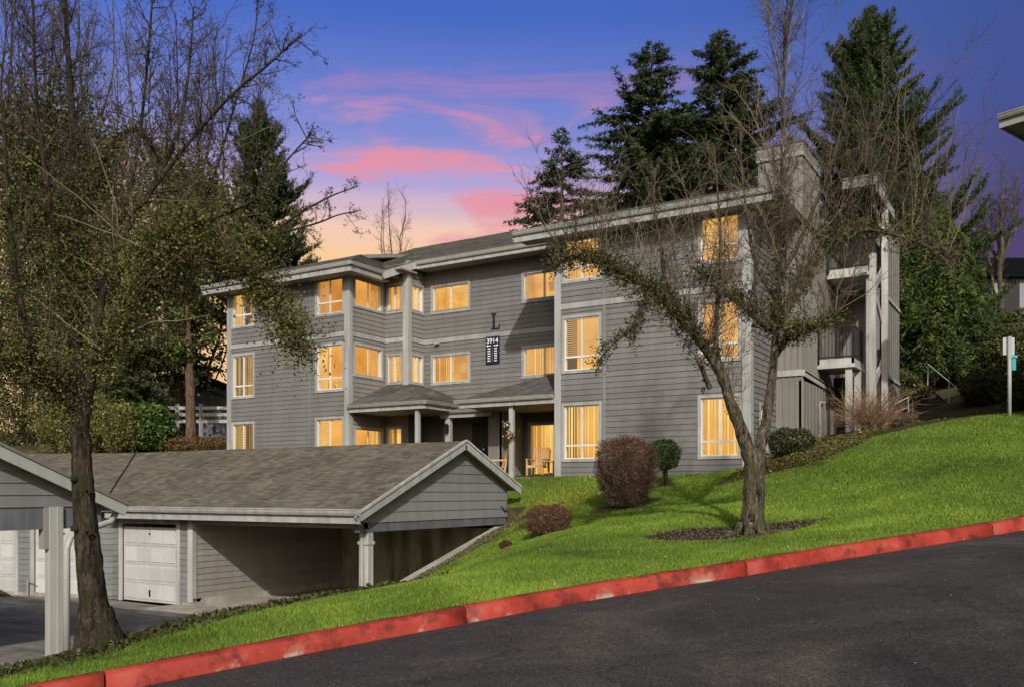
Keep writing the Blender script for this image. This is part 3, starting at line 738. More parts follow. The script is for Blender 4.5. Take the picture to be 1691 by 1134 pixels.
# corner boards, belly bands, joint boards
for x0, x1 in ((XL0 - .03, XL0 + .20), (XL1 - .19, XL1 + .032), (XW0 - .032, XW0 + .19), (XW1 - .21, XW1 + .032)):
    board(apt, 'corner_board', 'trim', (x0, x1, YW - .05, YW - .002, 1.75, 9.8), bevel=.004)
board(apt, 'corner_board', 'trim', (XL1 + .002, XL1 + .05, YW - .048, YW + .16, 1.75, 9.8), bevel=.004)
board(apt, 'corner_board', 'trim', (XW1 + .002, XW1 + .05, YW - .048, YW + .20, 1.75, 9.8), bevel=.004)
board(apt, 'corner_post', 'trim', (XST - .22, XST + .04, YS - .06, YS + .16, 4.6, 10.28), bevel=.006)
def belt(x0, x1, y0, y1): board(apt, 'belt_board', 'trim', (x0, x1, y0, y1, 7.33, 7.50)); 
belt(XW0 + .19, XW1 - .21, YW - .045, YW - .001); belt(XL0 + .20, XL1 - .19, YW - .045, YW - .001)
belt(XL1 + .001, XL1 + .045, YW + .16, YS - .001); belt(XL1 + .05, XST - .22, YS - .045, YS - .001); belt(XST + .001, XST + .04, YS + .16, YR - .045); belt(XST + .04, XW0 - .033, YR - .045, YR - .001)
for x in (-11.93, -24.17):
    for z0, z1 in ((1.75, 7.33), (7.50, 9.75)): board(apt, 'joint_board', 'siding_cool', (x - .045, x + .045, YW - .036, YW - .001, z0, z1))
# roofs
PW = .35
rf = roof_slab(apt, 'wing_roof', (-14.75, 24.35, 9.80), (-6.55, 24.35, 9.80), (-9.6, 33, 12.83), (-14.75, 33, 12.83), mat='shingle_grey', course=.16)
roof_slab(apt, 'wing_roof', (-6.55, 24.35, 9.80), (-6.55, 38.5, 9.80), (-9.6, 33.2, 12.83), (-9.6, 33, 12.83), mat='shingle_grey', course=.16)
roof_slab(apt, 'court_roof', (-20.95, 27.4, 10.36), (-13.4, 27.4, 10.36), (-13.4, 33, 12.76), (-25.3, 33, 12.76), mat='shingle_grey', course=.16)
roof_slab(apt, 'court_roof', (-24.5, 26.1, 9.80), (-21.5, 26.1, 9.80), (-20.96, 27.4, 10.355), (-24.5, 27.4, 10.355), mat='shingle_grey', course=.16)
roof_slab(apt, 'court_roof', (-25.3, 27.4, 10.36), (-20.955, 27.4, 10.36), (-25.29, 33, 12.76), (-25.3, 33, 12.76), mat='shingle_grey', course=.16)
roof_slab(apt, 'hip_roof', (-29.3, 24.35, 9.80), (-21.5, 24.35, 9.80), (-23.7, 27.4, 10.98), (-29.3, 27.4, 10.98), mat='shingle_grey', course=.16)
roof_slab(apt, 'hip_roof', (-21.5, 24.35, 9.80), (-21.5, 31.4, 9.80), (-23.7, 29.5, 10.98), (-23.7, 27.4, 10.98), mat='shingle_grey', course=.16)
roof_slab(apt, 'rear_roof', (-29.3, 27.4, 10.98), (-23.7, 27.4, 10.98), (-23.7, 33, 12.3), (-29.3, 33, 11.2), mat='shingle_grey', course=.16)
roof_slab(apt, 'upper_roof', (-25.7, 32.0, 12.22), (-23.3, 32.0, 12.22), (-22.6, 34.2, 13.0), (-25.7, 34.2, 13.0), mat='shingle_grey', course=.16)
board(apt, 'fascia', 'gutter_paint', (-25.72, -23.3, 31.93, 31.99, 11.92, 12.14))
board(apt, 'fascia', 'trim', (-14.75, -6.57, 24.36, 24.40, 9.46, 9.66), bevel=.004)
gutter(apt, (-14.75, 24.36, 9.79), (-6.57, 24.36, 9.79), (0, -1, 0))
board(apt, 'fascia', 'trim', (-29.3, -21.52, 24.36, 24.40, 9.46, 9.66)); gutter(apt, (-29.3, 24.36, 9.79), (-21.4, 24.36, 9.79), (0, -1, 0))
board(apt, 'fascia', 'trim', (-21.56, -21.52, 24.40, 26.1, 9.46, 9.66)); gutter(apt, (-21.52, 24.25, 9.79), (-21.52, 26.1, 9.79), (1, 0, 0))
board(apt, 'fascia', 'trim', (-20.9, -14.8, 27.41, 27.45, 10.06, 10.24)); gutter(apt, (-20.95, 27.41, 10.34), (-14.3, 27.41, 10.34), (0, -1, 0))
for (p, q) in (((-21.47, 26.06, 9.60), (-20.93, 27.38, 10.21)), ((-14.78, 24.34, 9.66), (-14.78, 27.5, 10.77)), ((-29.33, 24.34, 9.66), (-29.33, 27.4, 10.82))):
    MB().bar(p, q, .05, .24).build('rake_board', 'trim', apt)
# flat soffits close the eaves
board(apt, 'soffit', 'soffit', (-21.9, -21.57, YW - .7, 26.6, 9.50, 9.54)); board(apt, 'soffit', 'soffit', (-29.2, -21.9, 24.41, YW + .1, 9.50, 9.54)); board(apt, 'soffit', 'soffit', (-14.7, -6.6, 24.41, YW + .02, 9.54, 9.58))
board(apt, 'soffit', 'soffit', (-21.0, -13.5, 27.46, YR, 10.10, 10.14)); board(apt, 'soffit', 'soffit', (XL1, XST + .2, 26.5, YS + .3, 9.9, 9.96))
# porch roofs
pr = .40
roof_slab(apt, 'porch_roof', (-22.25, 25.0, 4.78), (-18.7, 25.0, 4.78), (-21.1, 27.25, 5.72), (-22.25, 27.25, 5.72), mat='shingle_grey', course=.15, thick=.10)
roof_slab(apt, 'porch_roof', (-18.7, 25.0, 4.78), (-18.7, 28.15, 4.78), (-20.6, 28.15, 5.55), (-21.1, 27.25, 5.72), mat='shingle_grey', course=.15, thick=.10)
gutter(apt, (-22.2, 25.0, 4.77), (-18.62, 25.0, 4.77), (0, -1, 0), h=.12); gutter(apt, (-18.7, 24.9, 4.77), (-18.7, 27.2, 4.77), (1, 0, 0), h=.12)
board(apt, 'fascia', 'trim', (-22.2, -18.72, 25.01, 25.05, 4.50, 4.66)); board(apt, 'fascia', 'trim', (-18.75, -18.71, 25.05, 28.1, 4.50, 4.66))
roof_slab(apt, 'porch_roof', (-17.35, 25.0, 4.70), (-13.64, 25.0, 4.70), (-13.64, 28.15, 5.98), (-14.3, 28.15, 5.98), mat='shingle_grey', course=.15, thick=.10)
roof_slab(apt, 'porch_roof', (-17.35, 28.15, 4.70), (-17.35, 25.0, 4.70), (-14.3, 28.15, 5.98), (-14.35, 28.15, 5.98), mat='shingle_grey', course=.15, thick=.10)
gutter(apt, (-17.45, 25.0, 4.69), (-13.66, 25.0, 4.69), (0, -1, 0), h=.12); board(apt, 'fascia', 'trim', (-17.3, -13.66, 25.01, 25.05, 4.42, 4.58))
roof_slab(apt, 'entry_roof', (-19.3, 26.6, 4.55), (-17.2, 26.6, 4.55), (-17.3, 28.15, 5.1), (-18.9, 28.15, 5.1), mat='shingle_grey', course=.15, thick=.10)
gutter(apt, (-19.2, 26.6, 4.54), (-17.3, 26.6, 4.54), (0, -1, 0), h=.1); board(apt, 'fascia', 'trim', (-19.25, -17.0, 26.62, 26.66, 4.28, 4.45))
board(apt, 'porch_ceiling', 'soffit', (-22.2, -18.8, 25.06, 28.1, 4.52, 4.56)); board(apt, 'porch_ceiling', 'soffit', (-17.3, -13.7, 25.06, 28.1, 4.46, 4.50))
for x, y, w_ in ((-19.18, 25.2, .15), (-15.33, 25.2, .15), (-18.95, 26.75, .2)):
    board(apt, 'porch_post', 'trim', (x - w_ / 2, x + w_ / 2, y - w_ / 2, y + w_ / 2, 1.8, 4.5), bevel=.01)
board(apt, 'porch_post', 'dark_wood', (-20.9, -20.6, 26.9, 27.15, 1.8, 4.52))
# entry passage: batten wall, dark door, mail board
def batten_wall(o, u, w, z0, z1, step=.30, root=apt, mat='batten_paint', name='batten_wall', thick=.12):
    mb = MB(); mb.obox(o, u, 0, w, -thick, 0, z0, z1); b = mb.build(name, mat, root); k = int(w / step)
    for i in range(k + 1):
        a = min(w - .04, i * step); bb = MB(); bb.obox(o, u, a, a + .04, .0, .022, z0, z1 - .001); bb.build('batten', mat, b)
    return b
batten_wall((-17.2, 26.7), FX, .55, 1.8, 4.4, .14)
batten_wall((-16.65, 26.7), FY, 1.45, 1.8, 4.45, .2)
ed = board(apt, 'entry_door', 'dark_wood', (-18.75, -17.75, 27.95, 28.15, 2.05, 4.2)); board(ed, 'door_panel', 'dark_wood', (-18.6, -17.9, 27.92, 27.948, 2.3, 3.0), (-18.6, -17.9, 27.92, 27.948, 3.15, 4.0)); MB().tube([(-17.86, 27.93, 3.05), (-17.86, 27.86, 3.05)], .03).build('door_knob', 'metal_grey', ed)
board(apt, 'notice_board', 'metal_grey', (-17.72, -17.42, 27.6, 27.66, 3.72, 4.12))
board(apt, 'porch_floor', 'concrete', (-22.2, -13.7, 25.0, 28.1, 1.75, 2.08)); 
lampb = MB(); lampb.box(-18.98, -18.86, 26.5, 26.62, 3.75, 4.0); lampb.add([(-19.0, 26.48, 4.0), (-18.84, 26.48, 4.0), (-18.84, 26.64, 4.0), (-19.0, 26.64, 4.0), (-18.92, 26.56, 4.1)], [(0, 1, 4), (1, 2, 4), (2, 3, 4), (3, 0, 4)]); lampb.build('wall_lantern', 'black_metal', apt)
# letter and number board
def text_part(s, size, loc, mat, parent, ext=.012, align='CENTER', font_bold=False, rot=(R(90), 0, 0), sx=1):
    c = bpy.data.curves.new('lettering', 'FONT'); c.body = s; c.size = size; c.align_x = align; c.align_y = 'CENTER'; c.extrude = ext; c.offset = .004 * size if font_bold else 0
    o = bpy.data.objects.new('tmp', c); col.objects.link(o); dg = bpy.context.evaluated_depsgraph_get(); me = bpy.data.meshes.new_from_object(o.evaluated_get(dg)); bpy.data.objects.remove(o)
    me.materials.clear(); me.materials.append(MAT[mat]); o = link(bpy.data.objects.new('lettering', me), parent); o.location = loc; o.rotation_euler = rot; o.scale = (sx, 1, 1); return o
Lm = MB(); lx, lz, y0, y1 = -18.04, 7.62, YR - .06, YR - .032                     # serifed capital
Lm.box(lx + .09, lx + .17, y0, y1, lz + .04, lz + .54); Lm.box(lx + .03, lx + .23, y0, y1, lz + .541, lz + .58); Lm.box(lx + .03, lx + .38, y0, y1, lz, lz + .039)
Lm.prism([(lx + .345, y0, lz + .0392), (lx + .38, y0, lz + .0392), (lx + .41, y0, lz + .17), (lx + .38, y0, lz + .17)], (0, y1 - y0, 0))
Lm.build('building_letter', 'black_metal', apt)
sg = board(apt, 'number_sign', 'sign_navy', (-18.25, -17.66, YR - .07, YR - .03, 6.36, 7.36))
sgx, sgy = -17.955, YR - .072
text_part('3914', .26, (sgx, sgy, 7.19), 'sign_white', sg, .004, font_bold=True, sx=1.0)
for s in (-1, 1):
    ar = MB(); cx0 = sgx + s * .145; zz = 7.02
    ar.box(cx0 - .085, cx0 + .085, sgy - .006, sgy, zz - .014, zz + .014)
    ar.prism([(cx0 + s * .05, sgy - .008, zz - .04), (cx0 + s * .12, sgy - .008, zz), (cx0 + s * .05, sgy - .008, zz + .04)], (0, .006, 0)); ar.build('arrow', 'sign_white', sg)
    for i in range(6):                                                           # rows of apartment numbers, too small to read
        z = 6.91 - i * .089; rb = MB()
        for k in range(3): rb.box(cx0 - .06 + k * .043, cx0 - .06 + k * .043 + .03, sgy - .005, sgy, z - .022, z + .022)
        rb.build('number_row', 'sign_white', sg)
MB().box(sgx - .004, sgx + .004, sgy - .004, sgy, 6.4, 6.95).build('divider', 'metal_grey', sg)
board(apt, 'flood_lamp', 'metal_grey', (-20.55, -20.38, YR - .16, YR - .047, 7.28, 7.36))
# chimney chase, storage shed, balconies and stair tower on the right-hand side
def chimney(x0, x1, y0, y1, z0, z1, name='chimney'):
    c = board(apt, name, 'batten_paint', (x0, x1, y0, y1, z0, z1))
    for i in range(int((x1 - x0) / .2) + 1):
        x = min(x1 - .04, x0 + i * .2); board(c, 'batten', 'batten_paint', (x, x + .04, y0 - .022, y0 - .001, z0, z1 - .5))
    for i in range(int((y1 - y0) / .2) + 1):
        y = min(y1 - .04, y0 + i * .2); board(c, 'batten', 'batten_paint', (x1 + .001, x1 + .022, y, y + .04, z0, z1 - .5))
    board(c, 'cap_board', 'trim', (x0 - .06, x1 + .06, y0 - .06, y1 + .06, z1 - .46, z1 - .34)); board(c, 'cap_board', 'batten_paint', (x0 - .04, x1 + .04, y0 - .04, y1 + .04, z1 - .34, z1 - .04)); board(c, 'cap', 'dark_siding', (x0 - .08, x1 + .08, y0 - .08, y1 + .08, z1 - .04, z1 + .02))
    return c
chimney(-8.0, -6.67, 27.9, 30.1, 5.2, 12.25)
chimney(-6.65, -5.50, 34.0, 35.6, 3.4, 12.85)
shed = batten_wall((-7.42, 27.8), FX, .8, 3.33, 5.1, .2, name='shed_wall')
shs = batten_wall((-6.62, 27.8), FY, 4.6, 3.33, 4.98, .42, name='shed_wall')
board(apt, 'shed_base', 'concrete', (-7.42, -6.64, 27.82, 32.4, 2.3, 3.33))
MB().prism([(-7.45, 27.74, 5.12), (-6.55, 27.74, 5.12), (-6.55, 27.74, 5.30), (-7.45, 27.74, 5.30)], (0, .05, 0)).build('shed_fascia', 'trim_white', apt)
MB().bar((-6.585, 27.74, 5.20), (-6.585, 32.5, 5.02), .05, .2).build('shed_fascia', 'trim_white', apt)
MB().prism([(-7.42, 27.8, 5.28), (-6.56, 27.8, 5.28), (-6.56, 32.5, 5.1), (-7.42, 32.5, 5.1)], (0, 0, -.06)).build('shed_roof', 'shingle_grey', apt)
board(apt, 'shed_post', 'trim_white', (-6.66, -6.5, 32.42, 32.6, 3.3, 5.0)); board(apt, 'shed_door', 'batten_paint', (-6.64, -6.58, 32.66, 33.4, 3.4, 4.9))
dish = MB(); dish.tube([(-6.60, 31.0, 4.55), (-6.52, 31.0, 4.55)], .14, 14); dish.build('hose_reel', 'black_metal', apt)
MB().tube([(-6.585, 29.9, 3.0), (-6.585, 29.9, 4.5)], .018).tube([(-6.6, 29.9, 4.5), (-6.5, 30.3, 4.5)], .03).build('standpipe', 'metal_grey', apt)
board(apt, 'inner_wall', 'batten_paint', (-6.85, -6.70, 30.12, 38, 3.0, 9.8))
def balcony(x0, x1, y0, y1, z, rail=True):
    d = board(apt, 'balcony', 'trim_white', (x0, x1, y0, y1, z - .28, z)); board(d, 'deck_ledge', 'trim_white', (x0 - .0, x1 + .05, y0 - .05, y0 - .001, z - .30, z - .18), (x1 + .001, x1 + .05, y0, y1, z - .30, z - .18))
    r = MB(); n = int((x1 - x0) / .11)
    for i in range(n + 1): r.box(x0 + i * (x1 - x0) / n - .008, x0 + i * (x1 - x0) / n + .008, y0 + .02, y0 + .036, z + .08, z + 1.0)
    n = int((y1 - y0) / .11)
    for i in range(n + 1): r.box(x1 - .036, x1 - .02, y0 + .02 + i * (y1 - y0) / n, y0 + .036 + i * (y1 - y0) / n, z + .08, z + 1.0)
    r.build('baluster', 'black_metal', d)['kind'] = 'stuff'
    board(d, 'hand_rail', 'black_metal', (x0, x1, y0 + .01, y0 + .05, z + 1.0, z + 1.05), (x1 - .05, x1 - .01, y0 + .051, y1, z + 1.0, z + 1.05), (x0, x1, y0 + .01, y0 + .05, z + .04, z + .079), (x1 - .05, x1 - .01, y0 + .051, y1, z + .04, z + .079))
    board(d, 'rail_post', 'black_metal', (x1 - .07, x1 + .0, y0 + .0, y0 + .07, z - .2, z + 1.1), (x0, x0 + .06, y0, y0 + .07, z - .2, z + 1.1))
    return d
balcony(-6.66, -5.55, 29.9, 31.6, 5.85); balcony(-6.66, -5.3, 31.3, 33.6, 9.0)
for x, y, z1 in ((-5.72, 30.05, 5.56), (-5.62, 30.95, 5.56), (-5.35, 31.5, 8.7), (-5.10, 30.6, 9.2), (-5.05, 32.6, 11.2)):
    board(apt, 'balcony_post', 'trim_white', (x - .10, x + .10, y - .10, y + .10, 3.0, z1), bevel=.008)
batten_wall((-6.66, 33.95), FX, 1.35, 3.2, 11.5, .34, name='tower_wall')
batten_wall((-5.31, 33.95), FY, 3.6, 3.2, 11.4, .5, name='tower_wall')
for k, (z, s) in enumerate(((5.9, 1), (7.4, -1), (9.0, 1), (10.2, -1))):
    MB().bar((-5.15, 31.2, z - s * .75), (-5.15, 33.8, z + s * .75), .06, .26).build('stair_stringer', 'trim_white', apt)
board(apt, 'belt_board', 'trim_white', (-5.3, -5.25, 33.95, 37.5, 8.5, 8.62), (-5.3, -5.25, 33.95, 37.5, 5.7, 5.82))
board(apt, 'lattice', 'dark_wood', (-6.6, -5.7, 32.0, 32.05, 3.3, 5.5))
board(apt, 'balcony_roof', 'shingle_grey', (-6.7, -5.0, 30.6, 34, 11.3, 11.42)); board(apt, 'fascia', 'trim_white', (-4.99, -4.94, 30.5, 34, 11.15, 11.43))

# ------------------------------------------------------------------ garage row with the open carport end
gar = thing('garage_building', (-18.5, 19, LOTZ), 'low grey garage row with brown shingle roof and open carport end', 'garage')
EY, EZ_, RY, BY, PG = 15.85, 1.15, 20.1, 22.95, .43
RZ = EZ_ + PG * (RY - EY); BZ = RZ - PG * (BY - RY)
GX0, GX1 = -23.4, -13.7
J0 = Vector((GX0, 16.3, 0)); e_ = Vector((-.975, -.222, 0)); n_ = Vector((.222, -.975, 0))
jr = Vector((GX0 + .25, RY, 0))
e0 = Vector((GX0 + .05, EY, EZ_)); 
roof_slab(gar, 'roof', (GX0 + .05, EY, EZ_), (GX1, EY, EZ_), (GX1, RY, RZ), (-27.6, RY, RZ), course=.125, tab=.28)
roof_slab(gar, 'roof', (GX1, BY, BZ), (GX0, BY, BZ), (-27.6, RY, RZ), (GX1, RY, RZ), course=.2, tab=.5)
Lf = 16.0
el = J0 + e_ * Lf + n_ * .45; el.z = EZ_; er = Vector((GX0 + .045, EY, EZ_)); rl = J0 + e_ * Lf - n_ * 3.75; rl.z = RZ + .02; rr = Vector((-27.61, RY, RZ))
roof_slab(gar, 'roof', el, er, rr, rl, course=.125, tab=.28)
bl = J0 + e_ * Lf - n_ * 7.5; bl.z = EZ_
roof_slab(gar, 'roof', (GX0, BY, BZ), bl, rl, rr, course=.3, tab=.6)
MB().tube([Vector((GX0 + .05, EY, EZ_ + .02)), rr + Vector((0, 0, .02))], .03, 5).build('valley_flashing', 'black_metal', gar)
gutter(gar, (GX0 + .2, EY, EZ_ + .06), (GX1 + .02, EY, EZ_ + .06), (0, -1, 0), h=.15, w=.13, mat='trim')
gutter(gar, el, Vector((GX0 + .0, EY - .03, EZ_ + .06)), n_, h=.15, w=.13, mat='trim')
board(gar, 'fascia', 'trim', (GX0 + .2, GX1 - .05, EY + .01, EY + .06, EZ_ - .28, EZ_ - .10))
GF = 16.3
# front of the lock-up
wall(gar, 'front_wall', (GX0 - .05, GF), FX, -20.0 - GX0 + .05, LOTZ + .12, 1.05, [(-23.16 - GX0, -20.50 - GX0, LOTZ, .86)], mat='siding_cool', expo=.165)
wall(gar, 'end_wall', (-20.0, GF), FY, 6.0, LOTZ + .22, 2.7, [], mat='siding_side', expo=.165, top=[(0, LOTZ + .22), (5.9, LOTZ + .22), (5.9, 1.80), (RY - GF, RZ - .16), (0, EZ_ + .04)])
board(gar, 'footing', 'concrete', (-20.42, -19.96, GF - .02, GF + .3, LOTZ - .1, LOTZ + .12), (-20.05, -19.96, GF + .3, 22.2, LOTZ - .1, LOTZ + .22))
board(gar, 'corner_board', 'trim_white', (-20.16, -19.97, GF - .05, GF - .001, LOTZ + .12, 1.0), bevel=.004); board(gar, 'corner_board', 'trim_white', (-19.999, -19.95, GF - .045, GF + .08, LOTZ + .22, 1.0))
def garage_door(o, u, a0, a1, zb, zt, trim=.14):
    mb = MB(); mb.obox(o, u, a0 - trim, a0, .0, .04, zb - .02, zt + trim); mb.obox(o, u, a1, a1 + trim, .0, .04, zb - .02, zt + trim); mb.obox(o, u, a0, a1, .0, .042, zt, zt + trim)
    d = mb.build('garage_door', 'trim_white', gar)
    h = (zt - .10 - zb) / 4
    for r in range(4):
        sb = MB(); sb.obox(o, u, a0 + .005, a1 - .005, -.07, -.03, zb + r * h + .004, zb + (r + 1) * h - .004); s = sb.build('door_section', 'door_white', d)
        for k in range(4):
            w = (a1 - a0 - .16) / 4; p = a0 + .08 + k * w
            pb = MB(); pb.obox(o, u, p + .03, p + w - .03, -.03, -.012, zb + r * h + .07, zb + (r + 1) * h - .07); pb.build('panel', 'door_white', s, bevel=.012)
    hb = MB(); m = (a0 + a1) / 2; hb.obox(o, u, m - .015, m + .015, -.03, .01, zb + .16, zb + .34); hb.obox(o, u, m - .02, m + .02, -.03, .005, zt - .30, zt - .26); hb.build('door_handle', 'black_metal', d)
    return d
garage_door((GX0 - .05, GF), FX, -23.0 - GX0 + .05, -20.64 - GX0 + .05, LOTZ + .02, .72)
# the row bends away to the left
LW = 9.0
oL = J0 + e_ * LW
ops = []
for k in range(3): a1_ = LW - .75 - k * 2.95; ops.append((a1_ - 2.2, a1_))
wall(gar, 'front_wall', (oL.x, oL.y), -e_, LW - .02, LOTZ + .1, 1.05, [(a - .1, b + .1, LOTZ, .80) for a, b in ops], mat='siding_cool', expo=.165)
for a, b in ops: garage_door((oL.x, oL.y), -e_, a, b, LOTZ + .02, .66)
fo = MB(); fo.obox((oL.x, oL.y), -e_, 0, LW - .3, -.1, .02, LOTZ - .1, LOTZ + .1); fo.build('footing', 'concrete', gar)
sp = J0 + e_ * 3.1 + n_ * .12
MB().tube([sp + Vector((0, 0, LOTZ)), sp + Vector((0, 0, LOTZ + .5))], .02, 6).tube([sp + Vector((0, 0, LOTZ + .42)), sp + Vector((.35, 0, LOTZ + .42))], .015, 6).build('standpipe', 'metal_grey', gar)
# carport end: gable, posts, retaining walls
WX = GX1 - .25
gt = lambda y: EZ_ - .10 + PG * (y - EY) if y < RY else RZ - .10 - PG * (y - RY)
zb = .88
wall(gar, 'gable_wall', (WX, 16.2), FY, 6.45, zb, RZ, [], mat='siding_cool', expo=.245, top=[((zb - gt(16.2)) / PG + 0.0 if gt(16.2) < zb else 0, zb), (6.45, zb), (6.45, gt(22.65)), (RY - 16.2, gt(RY))] if gt(16.2) < zb else [(0, zb), (6.45, zb), (6.45, gt(22.65)), (RY - 16.2, gt(RY)), (0, gt(16.2))])
board(gar, 'beam', 'dark_siding', (WX - .16, WX - .0, 16.1, 22.6, .66, .88)); board(gar, 'beam', 'soffit', (-20.0, WX, GF - .05, GF + .1, .74, EZ_ - .12))
for y0_, z0_, y1_, z1_ in ((EY - .06, EZ_ - .10, RY, RZ - .085), (BY + .06, BZ - .10, RY, RZ - .085)):
    MB().bar((GX1 + .02, y0_, z0_), (GX1 + .02, y1_, z1_), .05, .24).build('rake_board', 'trim', gar)
    MB().bar((GX1 + .05, y0_, z0_ + .10), (GX1 + .05, y1_, z1_ + .10), .05, .05).build('rake_trim', 'trim_white', gar)
board(gar, 'post', 'trim_white', (WX - .30, WX - .02, 16.42, 16.62, LOTZ, .74), bevel=.01)
board(gar, 'post_bracket', 'trim_white', (WX - .32, WX + .0, 16.39, 16.65, .36, .44))
MB().tube([(GX1 - .1, EY - .06, EZ_ - .1), (GX1 - .12, EY + .1, EZ_ - .28), (WX - .16, 16.36, .78), (WX - .16, 16.38, -1.3)], .045, 8).build('downspout', 'trim', gar)
board(gar, 'post', 'trim_white', (WX - .22, WX - .02, 22.4, 22.62, .5, 1.75), bevel=.01)
MB().tube([(WX + .01, 22.3, 1.2), (WX + .05, 22.45, 1.05), (WX + .05, 22.6, 1.08), (WX + .02, 22.64, 1.3)], .02, 6).build('cable', 'black_metal', gar)
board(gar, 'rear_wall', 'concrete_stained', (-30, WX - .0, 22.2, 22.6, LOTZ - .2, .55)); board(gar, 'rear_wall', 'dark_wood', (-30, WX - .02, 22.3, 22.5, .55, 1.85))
MB().prism([(-13.78, 16.6, LOTZ - .2), (-13.78, 16.6, -.78), (-13.78, 17.6, -.50), (-13.78, 21.7, .62), (-13.78, 22.7, .62), (-13.78, 22.7, LOTZ - .2)], (.27, 0, 0)).build('retaining_wall', 'concrete', gar)
slab = board(gar, 'floor_slab', 'concrete', (-19.96, -13.8, 15.4, 22.2, LOTZ - .1, LOTZ + .05))
MB().prism([(-20.6, 14.9, LOTZ - .03), (-13.9, 14.9, LOTZ - .03), (-13.9, 15.4, LOTZ + .05), (-20.6, 15.4, LOTZ + .05)], (0, 0, -.1)).build('apron', 'concrete', gar)
board(gar, 'apron', 'concrete', (-20.62, -19.96, 15.4, 16.28, LOTZ - .1, LOTZ + .049))
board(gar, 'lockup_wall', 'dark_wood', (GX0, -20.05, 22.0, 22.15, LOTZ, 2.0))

# ------------------------------------------------------------------ nearer carport, cut by the left edge of the picture
cp = thing('carport', (-17, 8.5, LOTZ), 'near grey carport gable with a single post and downpipe beside the big trunk', 'carport')
CX_ = -15.8; cEY, cEZ, cRY = 11.15, 1.38, 6.6; cRZ = cEZ + .43 * (cEY - cRY)
roof_slab(cp, 'roof', (CX_ + .1, cEY, cEZ), (-40, cEY, cEZ), (-40, cRY, cRZ), (CX_ + .1, cRY, cRZ), course=.16, tab=.4)
roof_slab(cp, 'roof', (-40, 2 * cRY - cEY, cEZ), (CX_ + .1, 2 * cRY - cEY, cEZ), (CX_ + .1, cRY, cRZ), (-40, cRY, cRZ), course=.3, tab=.6)
gz_ = lambda y: cRZ - .12 - .43 * abs(y - cRY)
zb = 1.33
yb = [cRY - (cRZ - .12 - zb) / .43, cRY + (cRZ - .12 - zb) / .43]
wall(cp, 'gable_wall', (CX_ - .18, yb[0]), FY, yb[1] - yb[0], zb, cRZ, [], mat='siding_cool', expo=.22, top=[(0, zb), (yb[1] - yb[0], zb), (cRY - yb[0], cRZ - .12)])
for s in (1, -1):
    y0_ = cRY + s * (cEY - cRY + .04)
    MB().bar((CX_ + .12, y0_, cEZ - .12), (CX_ + .12, cRY, cRZ - .10), .05, .25).build('rake_board', 'gutter_paint', cp)
    MB().bar((CX_ + .155, y0_, cEZ - .01), (CX_ + .155, cRY, cRZ + .01), .05, .05).build('rake_trim', 'siding', cp)
board(cp, 'beam', 'dark_siding', (CX_ - .32, CX_ - .18, cRY - 4, cEY - .3, .92, zb)); 
for y in (10.0, 3.2):
    board(cp, 'post', 'gutter_paint', (CX_ - .30, CX_ - .15, y - .22, y - .09, LOTZ - .3, zb), bevel=.008); board(cp, 'post', 'gutter_paint', (CX_ - .26, CX_ - .11, y - .089, y + .03, LOTZ - .3, zb), bevel=.008)
    board(cp, 'post_block', 'soffit', (CX_ - .33, CX_ - .16, y - .32, y - .221, .55, zb))
MB().tube([(CX_ - .1, cEY - .02, cEZ - .16), (CX_ - .1, cEY - .15, cEZ - .36), (CX_ - .1, 10.4, .86), (CX_ - .09, 10.16, .76), (CX_ - .08, 10.075, .55), (CX_ - .08, 10.075, LOTZ - .2)], .062, 10).build('downpipe', 'gutter_paint', cp, smooth=True)
gutter(cp, (CX_ + .05, cEY, cEZ - .02), (-40, cEY, cEZ - .02), (0, 1, 0))
for x in (-22, -28, -34): board(cp, 'post', 'gutter_paint', (x - .1, x + .1, 9.9, 10.1, LOTZ, 1.3))

